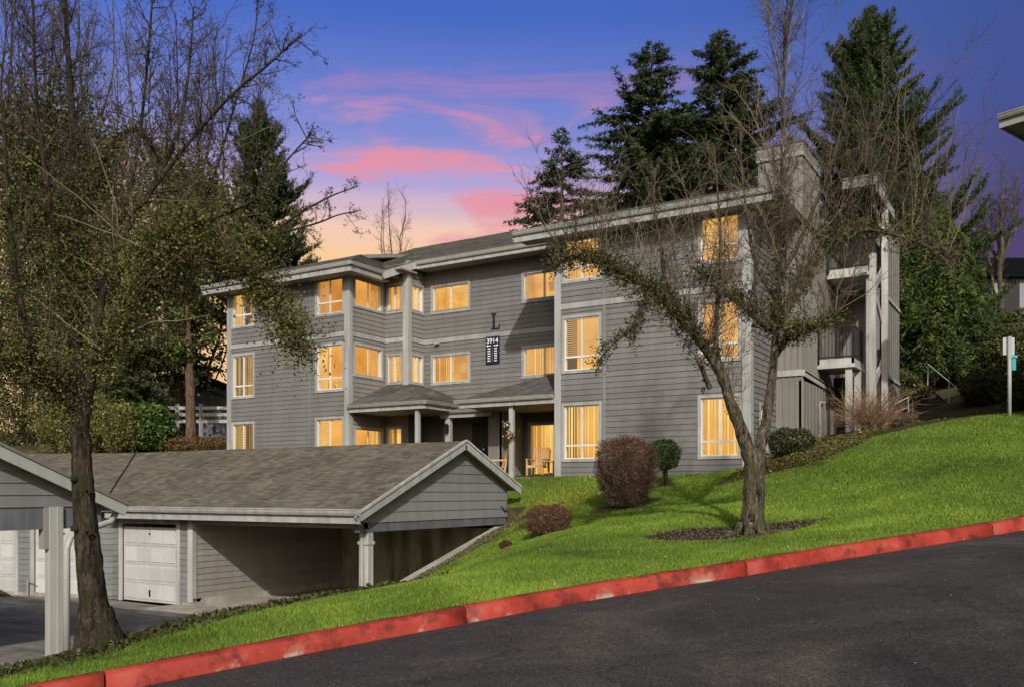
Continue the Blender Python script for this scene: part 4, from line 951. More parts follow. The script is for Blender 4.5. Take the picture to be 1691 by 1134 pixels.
# ------------------------------------------------------------------ vegetation kit
def vnoise(X, Y, s, seed=0):
    r = np.random.default_rng(seed); out = np.zeros(np.shape(X)); amp = 0
    for k in range(9):
        a = r.uniform(0, 6.283); f = s * 1.55 ** (k * .6); p = r.uniform(0, 6.283); w = .8 ** k
        out += w * np.sin((np.cos(a) * X + np.sin(a) * Y) * f + p + 1.7 * np.sin((np.cos(a + 1.3) * X + np.sin(a + 1.3) * Y) * f * .6 + p * 2)); amp += w
    return out / amp * 1.6
brk = np.random.default_rng(99)
class Wood:
    def __init__(s): s.P = []; s.Rr = []; s.n = []; s.T = []
    def add(s, pts, rad, n=5, tone=None): s.P.append(np.asarray(pts, float)); s.Rr.append(np.asarray(rad, float)); s.n.append(n); s.T.append(tone)
    def build(s, name, mat, parent=None, tone=False, kind=None):
        V = []; F = []; base = 0; TT = []
        for P, Rr, n, tn in zip(s.P, s.Rr, s.n, s.T):
            m = len(P); d = np.empty_like(P); d[1:-1] = P[2:] - P[:-2]; d[0] = P[1] - P[0]; d[-1] = P[-1] - P[-2]
            d /= np.linalg.norm(d, axis=1)[:, None] + 1e-9
            ref = np.array([0.31, 0.87, 0.38]) if abs(d[0] @ np.array([0.31, 0.87, 0.38])) < .9 else np.array([1., 0, 0])
            a = np.cross(d, ref); a /= np.linalg.norm(a, axis=1)[:, None] + 1e-9; b = np.cross(d, a)
            th = np.arange(n) * 2 * np.pi / n
            ring = P[:, None] + Rr[:, None, None] * (a[:, None] * np.cos(th)[None, :, None] + b[:, None] * np.sin(th)[None, :, None])
            if n >= 8:                                          # ridged, lumpy bark outline on thick wood
                jit = 1 + .05 * brk.normal(0, 1, (1, n)) + .035 * brk.normal(0, 1, (m, n)); ring = P[:, None] + (ring - P[:, None]) * jit[..., None]
            V.append(ring.reshape(-1, 3))
            i = (np.arange(m - 1)[:, None] * n + np.arange(n)[None]); j = np.arange(m - 1)[:, None] * n + (np.arange(n)[None] + 1) % n
            F.append(np.stack([i, j, j + n, i + n], -1).reshape(-1, 4) + base); base += m * n
            if tone: TT.append(np.tile(np.array(tn if tn is not None else (.1, .08, .06)), (len(F[-1]), 1)))
        V = np.concatenate(V); F = np.concatenate(F)
        me = bpy.data.meshes.new(name); me.vertices.add(len(V)); me.vertices.foreach_set('co', V.astype(np.float32).ravel())
        me.loops.add(F.size); me.loops.foreach_set('vertex_index', F.astype(np.int32).ravel()); me.polygons.add(len(F)); me.polygons.foreach_set('loop_start', np.arange(0, F.size, 4, dtype=np.int32))
        if tone:
            at_ = me.attributes.new('tone', 'FLOAT_COLOR', 'FACE'); arr = np.ones((len(F), 4), np.float32); arr[:, :3] = np.concatenate(TT); at_.data.foreach_set('color', arr.ravel())
        me.materials.append(MAT[mat]); me.update(calc_edges=True); me.polygons.foreach_set('use_smooth', [True] * len(F))
        o = link(bpy.data.objects.new(name, me), parent)
        if kind: o['kind'] = kind
        return o
def unit(v): return v / (np.linalg.norm(v) + 1e-9)
def spline(pts, k=5):
    pts = np.asarray(pts, float); n = len(pts); out = []
    for i in range(n - 1):
        p0 = pts[max(i - 1, 0)]; p1 = pts[i]; p2 = pts[i + 1]; p3 = pts[min(i + 2, n - 1)]
        for t in np.linspace(0, 1, k, endpoint=False):
            out.append(.5 * ((2 * p1) + (-p0 + p2) * t + (2 * p0 - 5 * p1 + 4 * p2 - p3) * t * t + (-p0 + 3 * p1 - 3 * p2 + p3) * t ** 3))
    out.append(pts[-1]); return np.array(out)
def shoot(r, p, d, L, nseg=5, wander=.12, up=0.0, crook=0):
    pts = [np.array(p, float)]; d = unit(np.array(d, float)); st = L / nseg
    for i in range(nseg):
        d = unit(d + r.normal(0, wander, 3) + np.array([0, 0, up])); pts.append(pts[-1] + d * st)
    return np.array(pts)
def sample(P, r, n, lo=0., hi=1.):
    seg = np.linalg.norm(np.diff(P, axis=0), axis=1); c = np.r_[0, np.cumsum(seg)]; s = r.uniform(lo, hi, n) * c[-1]
    k = np.clip(np.searchsorted(c, s) - 1, 0, len(seg) - 1); f = ((s - c[k]) / (seg[k] + 1e-9))[:, None]
    return P[k] * (1 - f) + P[k + 1] * f, (P[k + 1] - P[k]) / (seg[k][:, None] + 1e-9), s / c[-1]
def leaf_quads(r, C, size, aspect=.55, flat=0.0, dirs=None):
    """diamond leaves about the points C"""
    n = len(C); size = np.broadcast_to(size, (n,))
    a = r.normal(0, 1, (n, 3)) if dirs is None else dirs + r.normal(0, .35, (n, 3)); a /= np.linalg.norm(a, axis=1)[:, None] + 1e-9
    b = r.normal(0, 1, (n, 3)); b[:, 2] *= 1 - flat; b -= a * (a * b).sum(1)[:, None]; b /= np.linalg.norm(b, axis=1)[:, None] + 1e-9
    a = a * size[:, None] * .5; b = b * size[:, None] * .5 * aspect
    return np.stack([C - a, C - a * .1 + b, C + a, C - a * .1 - b], 1)
def tones(r, n, cols, var=.25):
    cols = np.array(cols, float); k = r.integers(0, len(cols), n); return cols[k] * (1 + r.normal(0, var, n)).clip(.35, 1.8)[:, None]
TW_GREY = [(.085, .066, .048), (.115, .092, .068), (.065, .05, .036)]
TW_DARK = [(.045, .035, .027), (.065, .05, .038), (.035, .027, .022)]
TW_PALE = [(.17, .135, .09), (.13, .10, .07), (.20, .16, .11)]
OLIVE = [(.095, .105, .024), (.13, .135, .032), (.068, .076, .02), (.17, .165, .042)]
MOSS = [(.044, .045, .014), (.066, .064, .020), (.030, .030, .012), (.10, .098, .026)]
DKGRN = [(.042, .060, .022), (.058, .080, .026), (.075, .095, .030), (.032, .046, .020)]

def bare_crown(W, r, P, n, L, rad, up=.25, sub=5, side=3, tone=TW_GREY, spread=1.0, lo=.2, hi=1., droop=0, twig=.45):
    """side branches with twigs along the limb P; returns twig points for foliage"""
    pts, dr, s = sample(P, r, n, lo, hi); tips = []
    for p, d, k in zip(pts, dr, s):
        v = r.normal(0, 1, 3); v -= d * (v @ d); v = unit(v) * spread + d * r.uniform(.1, .7) + np.array([0, 0, up * r.uniform(.4, 1.6)])
        l = L * r.uniform(.45, 1.2) * (1 - .35 * k); q = shoot(r, p, v, l, 6, .16, .05 * np.sign(up) - droop); t = tone[r.integers(len(tone))]
        W.add(q, np.linspace(rad * r.uniform(.7, 1.2), rad * .28, len(q)), 4, t); tips.append(q)
        p2, d2, s2 = sample(q, r, sub, .2, 1)
        for a, b in zip(p2, d2):
            v = r.normal(0, 1, 3); v -= b * (v @ b); v = unit(v) * .9 + b * r.uniform(.2, 1.1) + np.array([0, 0, up * .6])
            q2 = shoot(r, a, v, l * twig * r.uniform(.4, 1.1), 4, .22, .02 - droop); W.add(q2, np.linspace(rad * .42, rad * .16, len(q2)), side, t); tips.append(q2)
            if r.random() < .7:
                for a3, b3 in zip(*sample(q2, r, 2, .2, 1)[:2]):
                    v = r.normal(0, 1, 3); v -= b3 * (v @ b3); q3 = shoot(r, a3, unit(v) + b3 * .6 + np.array([0, 0, up * .4]), l * twig * .35 * r.uniform(.5, 1.2), 3, .25); W.add(q3, np.linspace(rad * .25, rad * .12, len(q3)), 3, t); tips.append(q3)
    return tips
def pxpath(nodes):
    return np.array([at(x, y, t)[:] for x, y, t in nodes])

# ------------------------------------------------------------------ the tree on the lawn
def tree_right():
    r = np.random.default_rng(11); T0 = 15.5
    base = at(1240, 885, T0); root = thing('lawn_tree', (base.x, base.y, gz(base.x, base.y)), 'bare mossy forked tree in a mulch ring on the lawn', 'tree')
    W = Wood(); B = Wood()
    def limb(nodes, r0, r1, n=10, k=6, knob=.06, e=1.0):
        P = spline([at(x, y, T0 + dt)[:] for x, y, dt in nodes], k); m = len(P); t = np.linspace(0, 1, m) ** e
        rad = (r0 * (1 - t) + r1 * t) * (1 + r.normal(0, knob, m)); B.add(P, rad, n); return P
    z0 = at(1240, 885, T0)
    trunk = limb([(1240, 912, 0), (1241, 880, 0), (1243, 840, 0), (1245, 800, 0), (1245, 765, 0), (1246, 740, 0)], .24, .165, 18, 6, .025, .30)
    lft = limb([(1244, 775, 0), (1226, 715, -.05), (1205, 660, -.1), (1190, 615, -.15), (1163, 572, -.2), (1125, 528, -.3), (1080, 482, -.4), (1030, 452, -.45), (985, 432, -.5), (945, 424, -.5), (915, 440, -.45)], .125, .025, 10, 6, .09, .8)
    rgt = limb([(1248, 770, .0), (1262, 710, .1), (1272, 650, .15), (1278, 590, .2), (1282, 540, .2), (1285, 490, .2), (1287, 440, .25), (1288, 390, .3), (1290, 300, .3), (1292, 200, .35), (1294, 100, .35), (1296, 20, .4)], .145, .008, 10, 6, .06, .45)
    l2 = limb([(1280, 545, .2), (1255, 530, .0), (1228, 505, -.1), (1195, 483, -.25), (1165, 455, -.3), (1140, 440, -.3)], .09, .02, 8)
    l3 = limb([(1283, 530, .2), (1305, 500, .3), (1330, 460, .5), (1352, 420, .6), (1385, 388, .7), (1425, 378, .8), (1465, 385, .9), (1510, 398, .9), (1545, 415, .9), (1575, 432, .9)], .105, .012, 8)
    l4 = limb([(1278, 590, .2), (1300, 560, .0), (1325, 545, -.3), (1355, 540, -.5), (1385, 520, -.6)], .06, .015, 7)
    l5 = limb([(1080, 482, -.4), (1060, 505, -.6), (1045, 540, -.8), (1010, 570, -.9), (985, 600, -1)], .045, .012, 6)
    l6 = limb([(1190, 615, -.15), (1182, 560, .1), (1185, 500, .3), (1190, 420, .5), (1186, 330, .6), (1180, 250, .6)], .055, .008, 7)
    l7 = limb([(1125, 528, -.3), (1100, 470, -.1), (1090, 400, .1), (1080, 330, .2), (1085, 270, .3)], .05, .007, 6)
    l8 = limb([(1287, 460, .25), (1320, 400, .0), (1345, 340, -.1), (1380, 250, -.2), (1400, 160, -.2)], .05, .006, 6)
    l9 = limb([(1285, 500, .2), (1250, 440, .4), (1235, 370, .6), (1225, 280, .7), (1222, 200, .7)], .05, .006, 6)
    stub = limb([(1172, 640, -.25), (1160, 610, -.45), (1150, 585, -.5)], .05, .03, 6)
    # root flare
    for a in np.linspace(0, 2 * np.pi, 8)[:-1] + .3:
        L_ = r.uniform(.2, .5); p = np.array(z0[:]); d = np.array([math.cos(a), math.sin(a), 0])
        q = [p + d * .17 + [0, 0, .22], p + d * .27 + [0, 0, .06]]
        for f in (.55, 1.0): xx = p + d * (.3 + L_ * f); q.append(np.array([xx[0], xx[1], gz(xx[0], xx[1]) + .03 * (1 - f) - .0]))
        B.add(np.array(q), [.10, .07, .035, .012], 7)
    B.build('trunk', 'bark_grey', root)
    tips = []
    # upright water shoots
    for P, n, Lm, lo in ((lft, 84, 1.75, .20), (l2, 30, 1.9, .15), (l3, 72, 2.7, .08), (rgt, 66, 2.1, .33), (l4, 16, 1.5, .2)):
        pts, dr, s = sample(P, r, n, lo, .97)
        for p, d in zip(pts, dr):
            L_ = Lm * r.uniform(.5, 1.25); v = np.array([r.normal(0, .42), r.normal(0, .42), 1.0]); q = shoot(r, p, v, L_, 9, .13, .05); pale = TW_PALE if r.random() < .35 else (TW_GREY if r.random() < .5 else TW_DARK)
            t = pale[r.integers(3)]; W.add(q, np.linspace(.0105, .0034, len(q)) * r.uniform(.7, 1.25), 4, t)
            for a, b in zip(*sample(q, r, int(7 + L_ * 5), .12, 1)[:2]):
                v = r.normal(0, 1, 3); v -= b * (v @ b); q2 = shoot(r, a, unit(v) * .8 + b * .8, r.uniform(.12, .6), 4, .18, .04); W.add(q2, np.linspace(.0045, .0018, 5), 3, t)
                if r.random() < .5:
                    a3, b3 = q2[2], unit(q2[3] - q2[2]); v = r.normal(0, 1, 3); q3 = shoot(r, a3, unit(v) * .6 + b3, r.uniform(.08, .25), 3, .2); W.add(q3, np.linspace(.004, .0018, 4), 3, t)
    for P, n, L_ in ((l6, 26, .55), (l7, 22, .5), (l8, 28, .6), (l9, 28, .6)): bare_crown(W, r, P, n, L_, .010, .35, 5, 3, TW_GREY, .8)
    bare_crown(W, r, rgt, 34, .8, .010, .5, 5, 3, TW_GREY, .6, .45, 1)
    # crooked spurs that hang round the limbs
    for P, n, L_, lo in ((lft, 70, .50, .35), (l2, 24, .4, .1), (l3, 46, .45, .2), (l5, 16, .35, .1), (l4, 18, .35, .1)):
        tips += bare_crown(W, r, P, n, L_, .009, -.05, 5, 3, TW_DARK + TW_GREY[:1], 1.0, lo, 1, .03, .5)
    tips += bare_crown(W, r, l3, 30, .8, .010, .0, 6, 3, TW_PALE, .9, .6, 1, .04, .5)
    W.build('twig', 'twig', root, tone=True, kind='stuff')
    # moss and leaf tufts along the limbs
    Cs = []; Ts = []; Ss = []
    def tuft(P, n, per, rad, cols, lo=0, hi=1, size=.040):
        c, _, _ = sample(P, r, n, lo, hi)
        for p in c:
            big = r.random() ** 2.2; m = int(per * (.25 + 1.9 * big)); R_ = rad * (.45 + 1.5 * big); p = p + r.normal(0, .045, 3)
            pts = p + r.normal(0, 1, (m, 3)) * R_ * np.array([.6, .6, .55]) + np.array([0, 0, R_ * .25]); Cs.append(pts); Ts.append(tones(r, m, cols)); Ss.append(r.uniform(.6, 1.35, m) * size)
    tuft(lft, 105, 85, .15, MOSS, .40, 1); tuft(lft, 22, 60, .12, OLIVE, .5, .95); tuft(l2, 45, 80, .15, MOSS); tuft(l3, 70, 70, .16, MOSS + OLIVE, .12, .9); tuft(l3, 14, 50, .12, [(.12, .13, .02), (.09, .10, .02)], .1, .6)
    tuft(l4, 50, 80, .14, MOSS + OLIVE, .2, 1); tuft(l5, 30, 60, .10, MOSS); tuft(rgt, 60, 60, .12, MOSS, .30, .58); tuft(stub, 4, 60, .07, TW_DARK); tuft(l6, 8, 40, .09, MOSS, .1, .6)
    tuft(rgt, 40, 22, .06, MOSS, .05, .4, .03); tuft(lft, 40, 22, .06, MOSS, .05, .45, .03)
    for q in tips[::2]: m = 4; Cs.append(sample(q, r, m)[0] + r.normal(0, .015, (m, 3))); Ts.append(tones(r, m, MOSS + TW_DARK)); Ss.append(r.uniform(.02, .045, m))
    C = np.concatenate(Cs); fast_mesh('crown', leaf_quads(r, C, np.concatenate(Ss), .7), 4, 'leaf', root, np.concatenate(Ts), kind='stuff')
    # bark plates on trunk and limbs so the outline is uneven
    C, d, s = sample(np.concatenate([trunk]), r, 160); nrm = r.normal(0, 1, (160, 3)); nrm[:, 2] *= .2; nrm /= np.linalg.norm(nrm, axis=1)[:, None]
tree_right()

def tree_left():
    r = np.random.default_rng(5); T0 = 9.7
    base = at(162, 1072, T0); root = thing('street_tree', (base.x, base.y, gz(base.x, base.y)), 'tall dark-trunked tree in the ivy bed in front of the carport post', 'tree')
    W = Wood(); B = Wood(); L = {}
    def limb(key, nodes, r0, r1, n=10, k=6, knob=.05, e=1.0):
        P = spline([at(x, y, T0 + dt)[:] for x, y, dt in nodes], k); m = len(P); t = np.linspace(0, 1, m) ** e
        B.add(P, (r0 * (1 - t) + r1 * t) * (1 + r.normal(0, knob, m)), n); L[key] = P; return P
    tr = limb('trunk', [(168, 1095, 0), (164, 1060, 0), (157, 1020, 0), (151, 960, 0), (145, 900, 0), (139, 830, 0), (135, 760, 0), (132, 710, 0), (129, 650, 0), (124, 560, .1), (120, 480, .15), (120, 400, .2), (124, 300, .3), (120, 200, .35), (112, 90, .4), (106, -40, .5)], .19, .02, 18, 6, .035, .75)
    for y_, s_ in ((812, 1), (872, -1), (880, 1), (790, -1)):                   # old pruning scars
        p = at(138 + s_ * 12, y_, T0 - .12); B.add(np.array([p[:], (p + Vector((.02 * s_, -.05, 0)))[:]]), [.035, .028], 8)
    limb('ll', [(130, 680, 0), (100, 640, -.1), (60, 610, -.3), (15, 590, -.5), (-60, 560, -.6)], .10, .03, 8)
    limb('r1', [(134, 705, 0), (148, 640, -.1), (158, 570, -.15), (168, 490, -.2), (190, 420, -.3), (240, 330, -.5), (300, 250, -.6), (380, 160, -.7), (440, 110, -.8), (500, 55, -.8)], .095, .007, 8, 6, .05, .42)
    limb('r2', [(150, 600, -.1), (200, 520, .1), (260, 455, .2), (320, 425, .2), (380, 430, .2), (430, 470, .1), (470, 530, 0), (505, 590, 0)], .07, .012, 8)
    limb('r3', [(175, 465, -.2), (250, 410, -.5), (330, 370, -.7), (420, 330, -.9), (470, 270, -1), (515, 220, -1)], .045, .006, 7, 6, .05, .5)
    limb('r4', [(300, 430, .2), (380, 400, .3), (450, 388, .4), (520, 370, .4), (560, 355, .4), (597, 348, .4)], .026, .005, 6, 6, .05, .6)
    limb('r5', [(440, 390, .4), (500, 350, .5), (545, 325, .6), (592, 308, .6)], .018, .005, 5)
    limb('arch', [(125, 430, .15), (150, 330, .3), (180, 250, .4), (220, 216, .5), (262, 260, .6), (290, 340, .7), (305, 430, .7)], .06, .012, 7)
    limb('u1', [(122, 470, .15), (90, 380, .0), (75, 280, -.1), (60, 160, -.1), (55, 20, -.1), (50, -60, 0)], .05, .008, 7, 6, .05, .6)
    limb('u2', [(165, 480, -.2), (200, 370, .1), (225, 260, .2), (240, 140, .3), (250, 20, .3), (255, -50, .3)], .04, .007, 7, 6, .05, .6)
    limb('u3', [(240, 330, -.5), (290, 230, -.3), (310, 130, -.2), (320, 10, -.1)], .03, .006, 6)
    limb('u4', [(200, 520, .1), (300, 400, .6), (350, 300, .8), (380, 200, .9), (420, 60, 1), (425, -20, 1)], .035, .005, 6, 6, .05, .5)
    limb('u5', [(60, 610, -.3), (30, 480, -.6), (15, 340, -.8), (5, 200, -.9)], .04, .008, 6)
    limb('dr', [(150, 600, -.1), (195, 560, -.4), (240, 470, -.7), (300, 350, -.9)], .03, .008, 6)
    z0 = np.array(base[:])
    sk = spline([at(170, 1112, T0)[:], at(166, 1075, T0)[:], at(161, 1040, T0)[:], at(156, 1005, T0)[:]], 5); B.add(sk, [.36 * (1 - f) ** 1.2 + .17 * (1 - (1 - f) ** 1.2) for f in np.linspace(0, 1, len(sk))], 18)
    for a in ():
        d = np.array([math.cos(a), math.sin(a), 0]); L_ = r.uniform(.25, .6); q = [z0 + d * .11 + [0, 0, .35], z0 + d * .22 + [0, 0, .10]]
        for f in (.5, 1.0): xx = z0 + d * (.22 + L_ * f); q.append(np.array([xx[0], xx[1], gz(xx[0], xx[1]) - .01]))
        B.add(np.array(q), [.10, .08, .04, .015], 7)
    B.build('trunk', 'bark_dark', root)
    tips = []
    for k, n, L_, up, rad, lo in (('trunk', 60, .9, .25, .010, .5), ('ll', 26, .7, .1, .009, .2), ('r1', 75, .75, .25, .008, .15), ('r2', 60, .55, .0, .008, .2), ('r3', 60, .6, .2, .0075, .15), ('r4', 34, .38, .1, .006, .1), ('r5', 12, .18, .1, .005, .2),
                                  ('arch', 40, .6, .1, .008, .1), ('u1', 70, .7, .3, .008, .1), ('u2', 70, .65, .3, .008, .1), ('u3', 46, .5, .3, .006, .1), ('u4', 60, .55, .3, .007, .1), ('u5', 46, .6, .2, .007, .1), ('dr', 30, .5, .1, .006, .1)):
        tips += bare_crown(W, r, L[k], n, L_, rad, up, 6, 3, TW_DARK + TW_GREY, .9, lo, 1)
    # a few long pale suckers catching the sun
    for k in ('ll', 'r1', 'dr', 'r2'):
        for p in sample(L[k], r, 9, .1, .8)[0]:
            q = shoot(r, p, [r.normal(0, .7), r.normal(0, .4), r.uniform(.2, 1)], r.uniform(.7, 1.5), 9, .09); W.add(q, np.linspace(.007, .003, len(q)), 4, TW_PALE[r.integers(3)])
    W.build('twig', 'twig', root, tone=True, kind='stuff')
    Cs = []; Ts = []; Ss = []
    def tuft(P, n, per, rad, cols, lo=0, hi=1, size=.034):
        c, _, _ = sample(P, r, n, lo, hi)
        for p in c:
            m = int(per * r.uniform(.5, 1.5)); R_ = rad * r.uniform(.5, 1.4); Cs.append(p + r.normal(0, 1, (m, 3)) * R_ * .6); Ts.append(tones(r, m, cols)); Ss.append(r.uniform(.6, 1.4, m) * size)
    G2 = OLIVE + MOSS + [(.085, .095, .02)]
    tuft(L['r2'], 100, 75, .19, G2, .3, 1); tuft(L['r2'], 36, 50, .28, OLIVE, .45, 1); tuft(L['ll'], 90, 80, .22, G2); tuft(L['arch'], 50, 60, .16, OLIVE, .2, 1); tuft(L['r4'], 40, 40, .11, OLIVE, 0, .5); tuft(L['trunk'], 110, 80, .26, G2, .46, .68)
    tuft(L['dr'], 60, 60, .22, G2); tuft(L['r3'], 60, 60, .18, OLIVE, .05, .5); tuft(L['u4'], 60, 70, .24, G2, .05, .45)
    for q in tips[::2]:
        z = q[:, 2].mean(); m = 3 if z > 4.6 else 7
        Cs.append(sample(q, r, m)[0] + r.normal(0, .02, (m, 3))); Ts.append(tones(r, m, OLIVE if z < 5 else TW_DARK)); Ss.append(r.uniform(.014, .030, m))
    C = np.concatenate(Cs); fast_mesh('crown', leaf_quads(r, C, np.concatenate(Ss), .65), 4, 'leaf', root, np.concatenate(Ts), kind='stuff')
tree_left()

# ------------------------------------------------------------------ conifers
def conifer(name, x, ytop, t, ybase, half, label, cols, group=None, seed=1, kind='fir', dens=1.0, lean=0, bark='bark_pine', bz=None):
    """apex at pixel (x, ytop) and depth t, half = half width in pixels at the base"""
    r = np.random.default_rng(seed); top = at(x, ytop, t); X, Y = top.x, top.y; z0 = gz(X, Y) if bz is None else bz; H = top.z - z0
    root = thing(name, (X, Y, z0), label, 'tree', group); Rb = half / 1487 * t
    zb = at(x, ybase, t).z
    B = Wood(); tp = np.array([[X + lean * k, Y, z0 - .3 + (H + .2) * k] for k in np.linspace(0, 1, 9)]); B.add(tp, np.linspace(.022 * H, .012, 9), 8); B.build('trunk', bark, root)
    C = []; D = []; S = []; Tn = []; W = Wood()
    n = int(115 * dens * max(1, (top.z - zb) / 10)); 
    for i in range(n):
        f = (i + r.random()) / n; z = zb + (top.z - zb) * f; k = 1 - f
        prof = (k ** .72 if kind == 'fir' else k ** .60) * (1 + .25 * math.sin(f * 23 + seed)) * r.uniform(.80, 1.12)
        L_ = max(.25, Rb * prof); a = r.uniform(0, 2 * np.pi)
        rise = .25 if kind == 'pine' else -.12
        d = np.array([math.cos(a), math.sin(a), rise + .5 * f]); p0 = np.array([X + lean * f, Y, z]); q = shoot(r, p0, d, L_, 6, .10, .07 if kind == 'pine' else (-.06 + .04 * f))
        W.add(q, np.linspace(.012 * L_ + .012, .006, len(q)), 4)
        m = int((34 if kind == 'fir' else 46) * L_ * dens) + 8
        pts, dr, s = sample(q, r, m, .18, 1.0)
        side = np.cross(dr, [0, 0, 1]); side /= np.linalg.norm(side, axis=1)[:, None] + 1e-6; sg = r.choice([-1, 1], m)[:, None]
        ll = (.16 + .34 * (1 - s) * min(1.2, L_ / 2.5)) * r.uniform(.6, 1.4, m)
        if kind == 'fir': dv = dr * .6 + side * sg * .9 + np.array([0, 0, -.30]) + r.normal(0, .2, (m, 3))
        else: dv = dr * .7 + side * sg * .7 + np.array([0, 0, .65]) + r.normal(0, .35, (m, 3))
        dv /= np.linalg.norm(dv, axis=1)[:, None]
        c = pts + dv * ll[:, None] * .45 + r.normal(0, .05, (m, 3))
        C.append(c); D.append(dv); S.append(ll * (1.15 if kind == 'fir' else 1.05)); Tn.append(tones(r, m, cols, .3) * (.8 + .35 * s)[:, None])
        # secondary sprays
        c2 = c + dv * ll[:, None] * .4 + r.normal(0, .09, (m, 3)); C.append(c2); D.append(dv + r.normal(0, .5, (m, 3))); S.append(ll * .6); Tn.append(tones(r, m, cols, .3))
    W.build('branch', bark, root, kind='stuff')
    C = np.concatenate(C); D = np.concatenate(D); S = np.concatenate(S)
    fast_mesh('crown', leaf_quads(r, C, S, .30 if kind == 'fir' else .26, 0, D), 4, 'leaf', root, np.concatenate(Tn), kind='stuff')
    return root
FIR = [(.036, .056, .026), (.054, .076, .030), (.076, .098, .036), (.026, .042, .022)]
PINE = [(.034, .054, .018), (.050, .074, .023), (.070, .095, .028), (.025, .038, .015)]
gname = 'conifers behind the apartment block'
conifer('fir_tree', 928, 212, 46, 520, 135, 'small fir rising just left of the taller pair behind the roof', FIR, gname, 3, dens=1.0)
conifer('fir_tree', 1076, 72, 50, 560, 250, 'slender fir with ragged crown behind the right wing roof', FIR, gname, 4, dens=1.25)
conifer('fir_tree', 1192, 52, 54, 560, 245, 'dark fir directly behind the bare lawn tree', FIR, gname, 6, dens=1.25)
conifer('pine_tree', 1440, 20, 47, 660, 225, 'tallest broad conifer standing behind the two chimneys', PINE, gname, 8, 'pine', dens=1.75)
conifer('pine_tree', 428, 172, 52, 560, 135, 'solitary bushy pine behind the left end of the roof', PINE, gname, 9, 'pine', dens=1.35)
conifer('fir_tree', 300, 262, 46, 620, 80, 'dark evergreen seen through the twigs left of the pine', DKGRN, gname, 12, dens=1.1)
conifer('fir_tree', 228, 470, 41, 720, 75, 'low broad fir with drooping boughs beside the grey house', [(.030, .044, .014), (.045, .058, .018), (.06, .07, .02)], gname, 14, dens=1.2)

def cedar():
    r = np.random.default_rng(21); t = 41; c = at(1535, 640, t); X, Y = c.x, c.y; z0 = gz(X, Y); root = thing('cedar_tree', (X, Y, z0), 'huge dense green cedar filling the gap right of the stair tower', 'tree')
    top = at(1500, 330, t).z; B = Wood(); B.add([[X, Y, z0 - .3], [X, Y, (z0 + top) / 2], [X, Y, top]], [.3, .2, .03], 8); B.build('trunk', 'bark_pine', root)
    n = 3300; f = r.random(n) ** .85; a = r.uniform(0, 2 * np.pi, n); H = top - z0; Rm = 92 / 1487 * t
    prof = np.where(f < .25, .80 + f * .8, (1 - ((f - .25) / .75) ** 1.25)) * Rm * r.uniform(.72, 1.08, n) * (1 + .13 * np.sin(a * 5 + f * 13) + .08 * np.sin(a * 9 - f * 31)) + .12
    C = []; D = []; S = []; Tn = []
    for k in range(n):
        z = z0 + .3 + H * f[k]; d = np.array([math.cos(a[k]), math.sin(a[k]), .15]); p = np.array([X, Y, z]) + d * prof[k] * .72
        q = np.array([p, p + d * prof[k] * .18 + [0, 0, .05], p + d * prof[k] * .3 + [0, 0, -.12], p + d * prof[k] * .36 + [0, 0, -.42]])
        m = 24; pts, dr, s = sample(q, r, m); side = np.cross(dr, [0, 0, 1.]); side /= np.linalg.norm(side, axis=1)[:, None] + 1e-6
        dv = dr * .8 + side * r.choice([-1, 1], m)[:, None] * .8 + np.array([0, 0, -.25]) + r.normal(0, .2, (m, 3)); C.append(pts + dv * .1 + r.normal(0, .05, (m, 3))); D.append(dv); S.append(r.uniform(.14, .34, m))
        tn = np.array([(.048, .074, .018), (.068, .098, .022), (.10, .130, .026), (.034, .054, .017)][r.integers(4)]); Tn.append(tn * r.uniform(.65, 1.35, (m, 1)))
    fast_mesh('crown', leaf_quads(r, np.concatenate(C), np.concatenate(S), .22, 0, np.concatenate(D)), 4, 'leaf', root, np.concatenate(Tn), kind='stuff')
cedar()

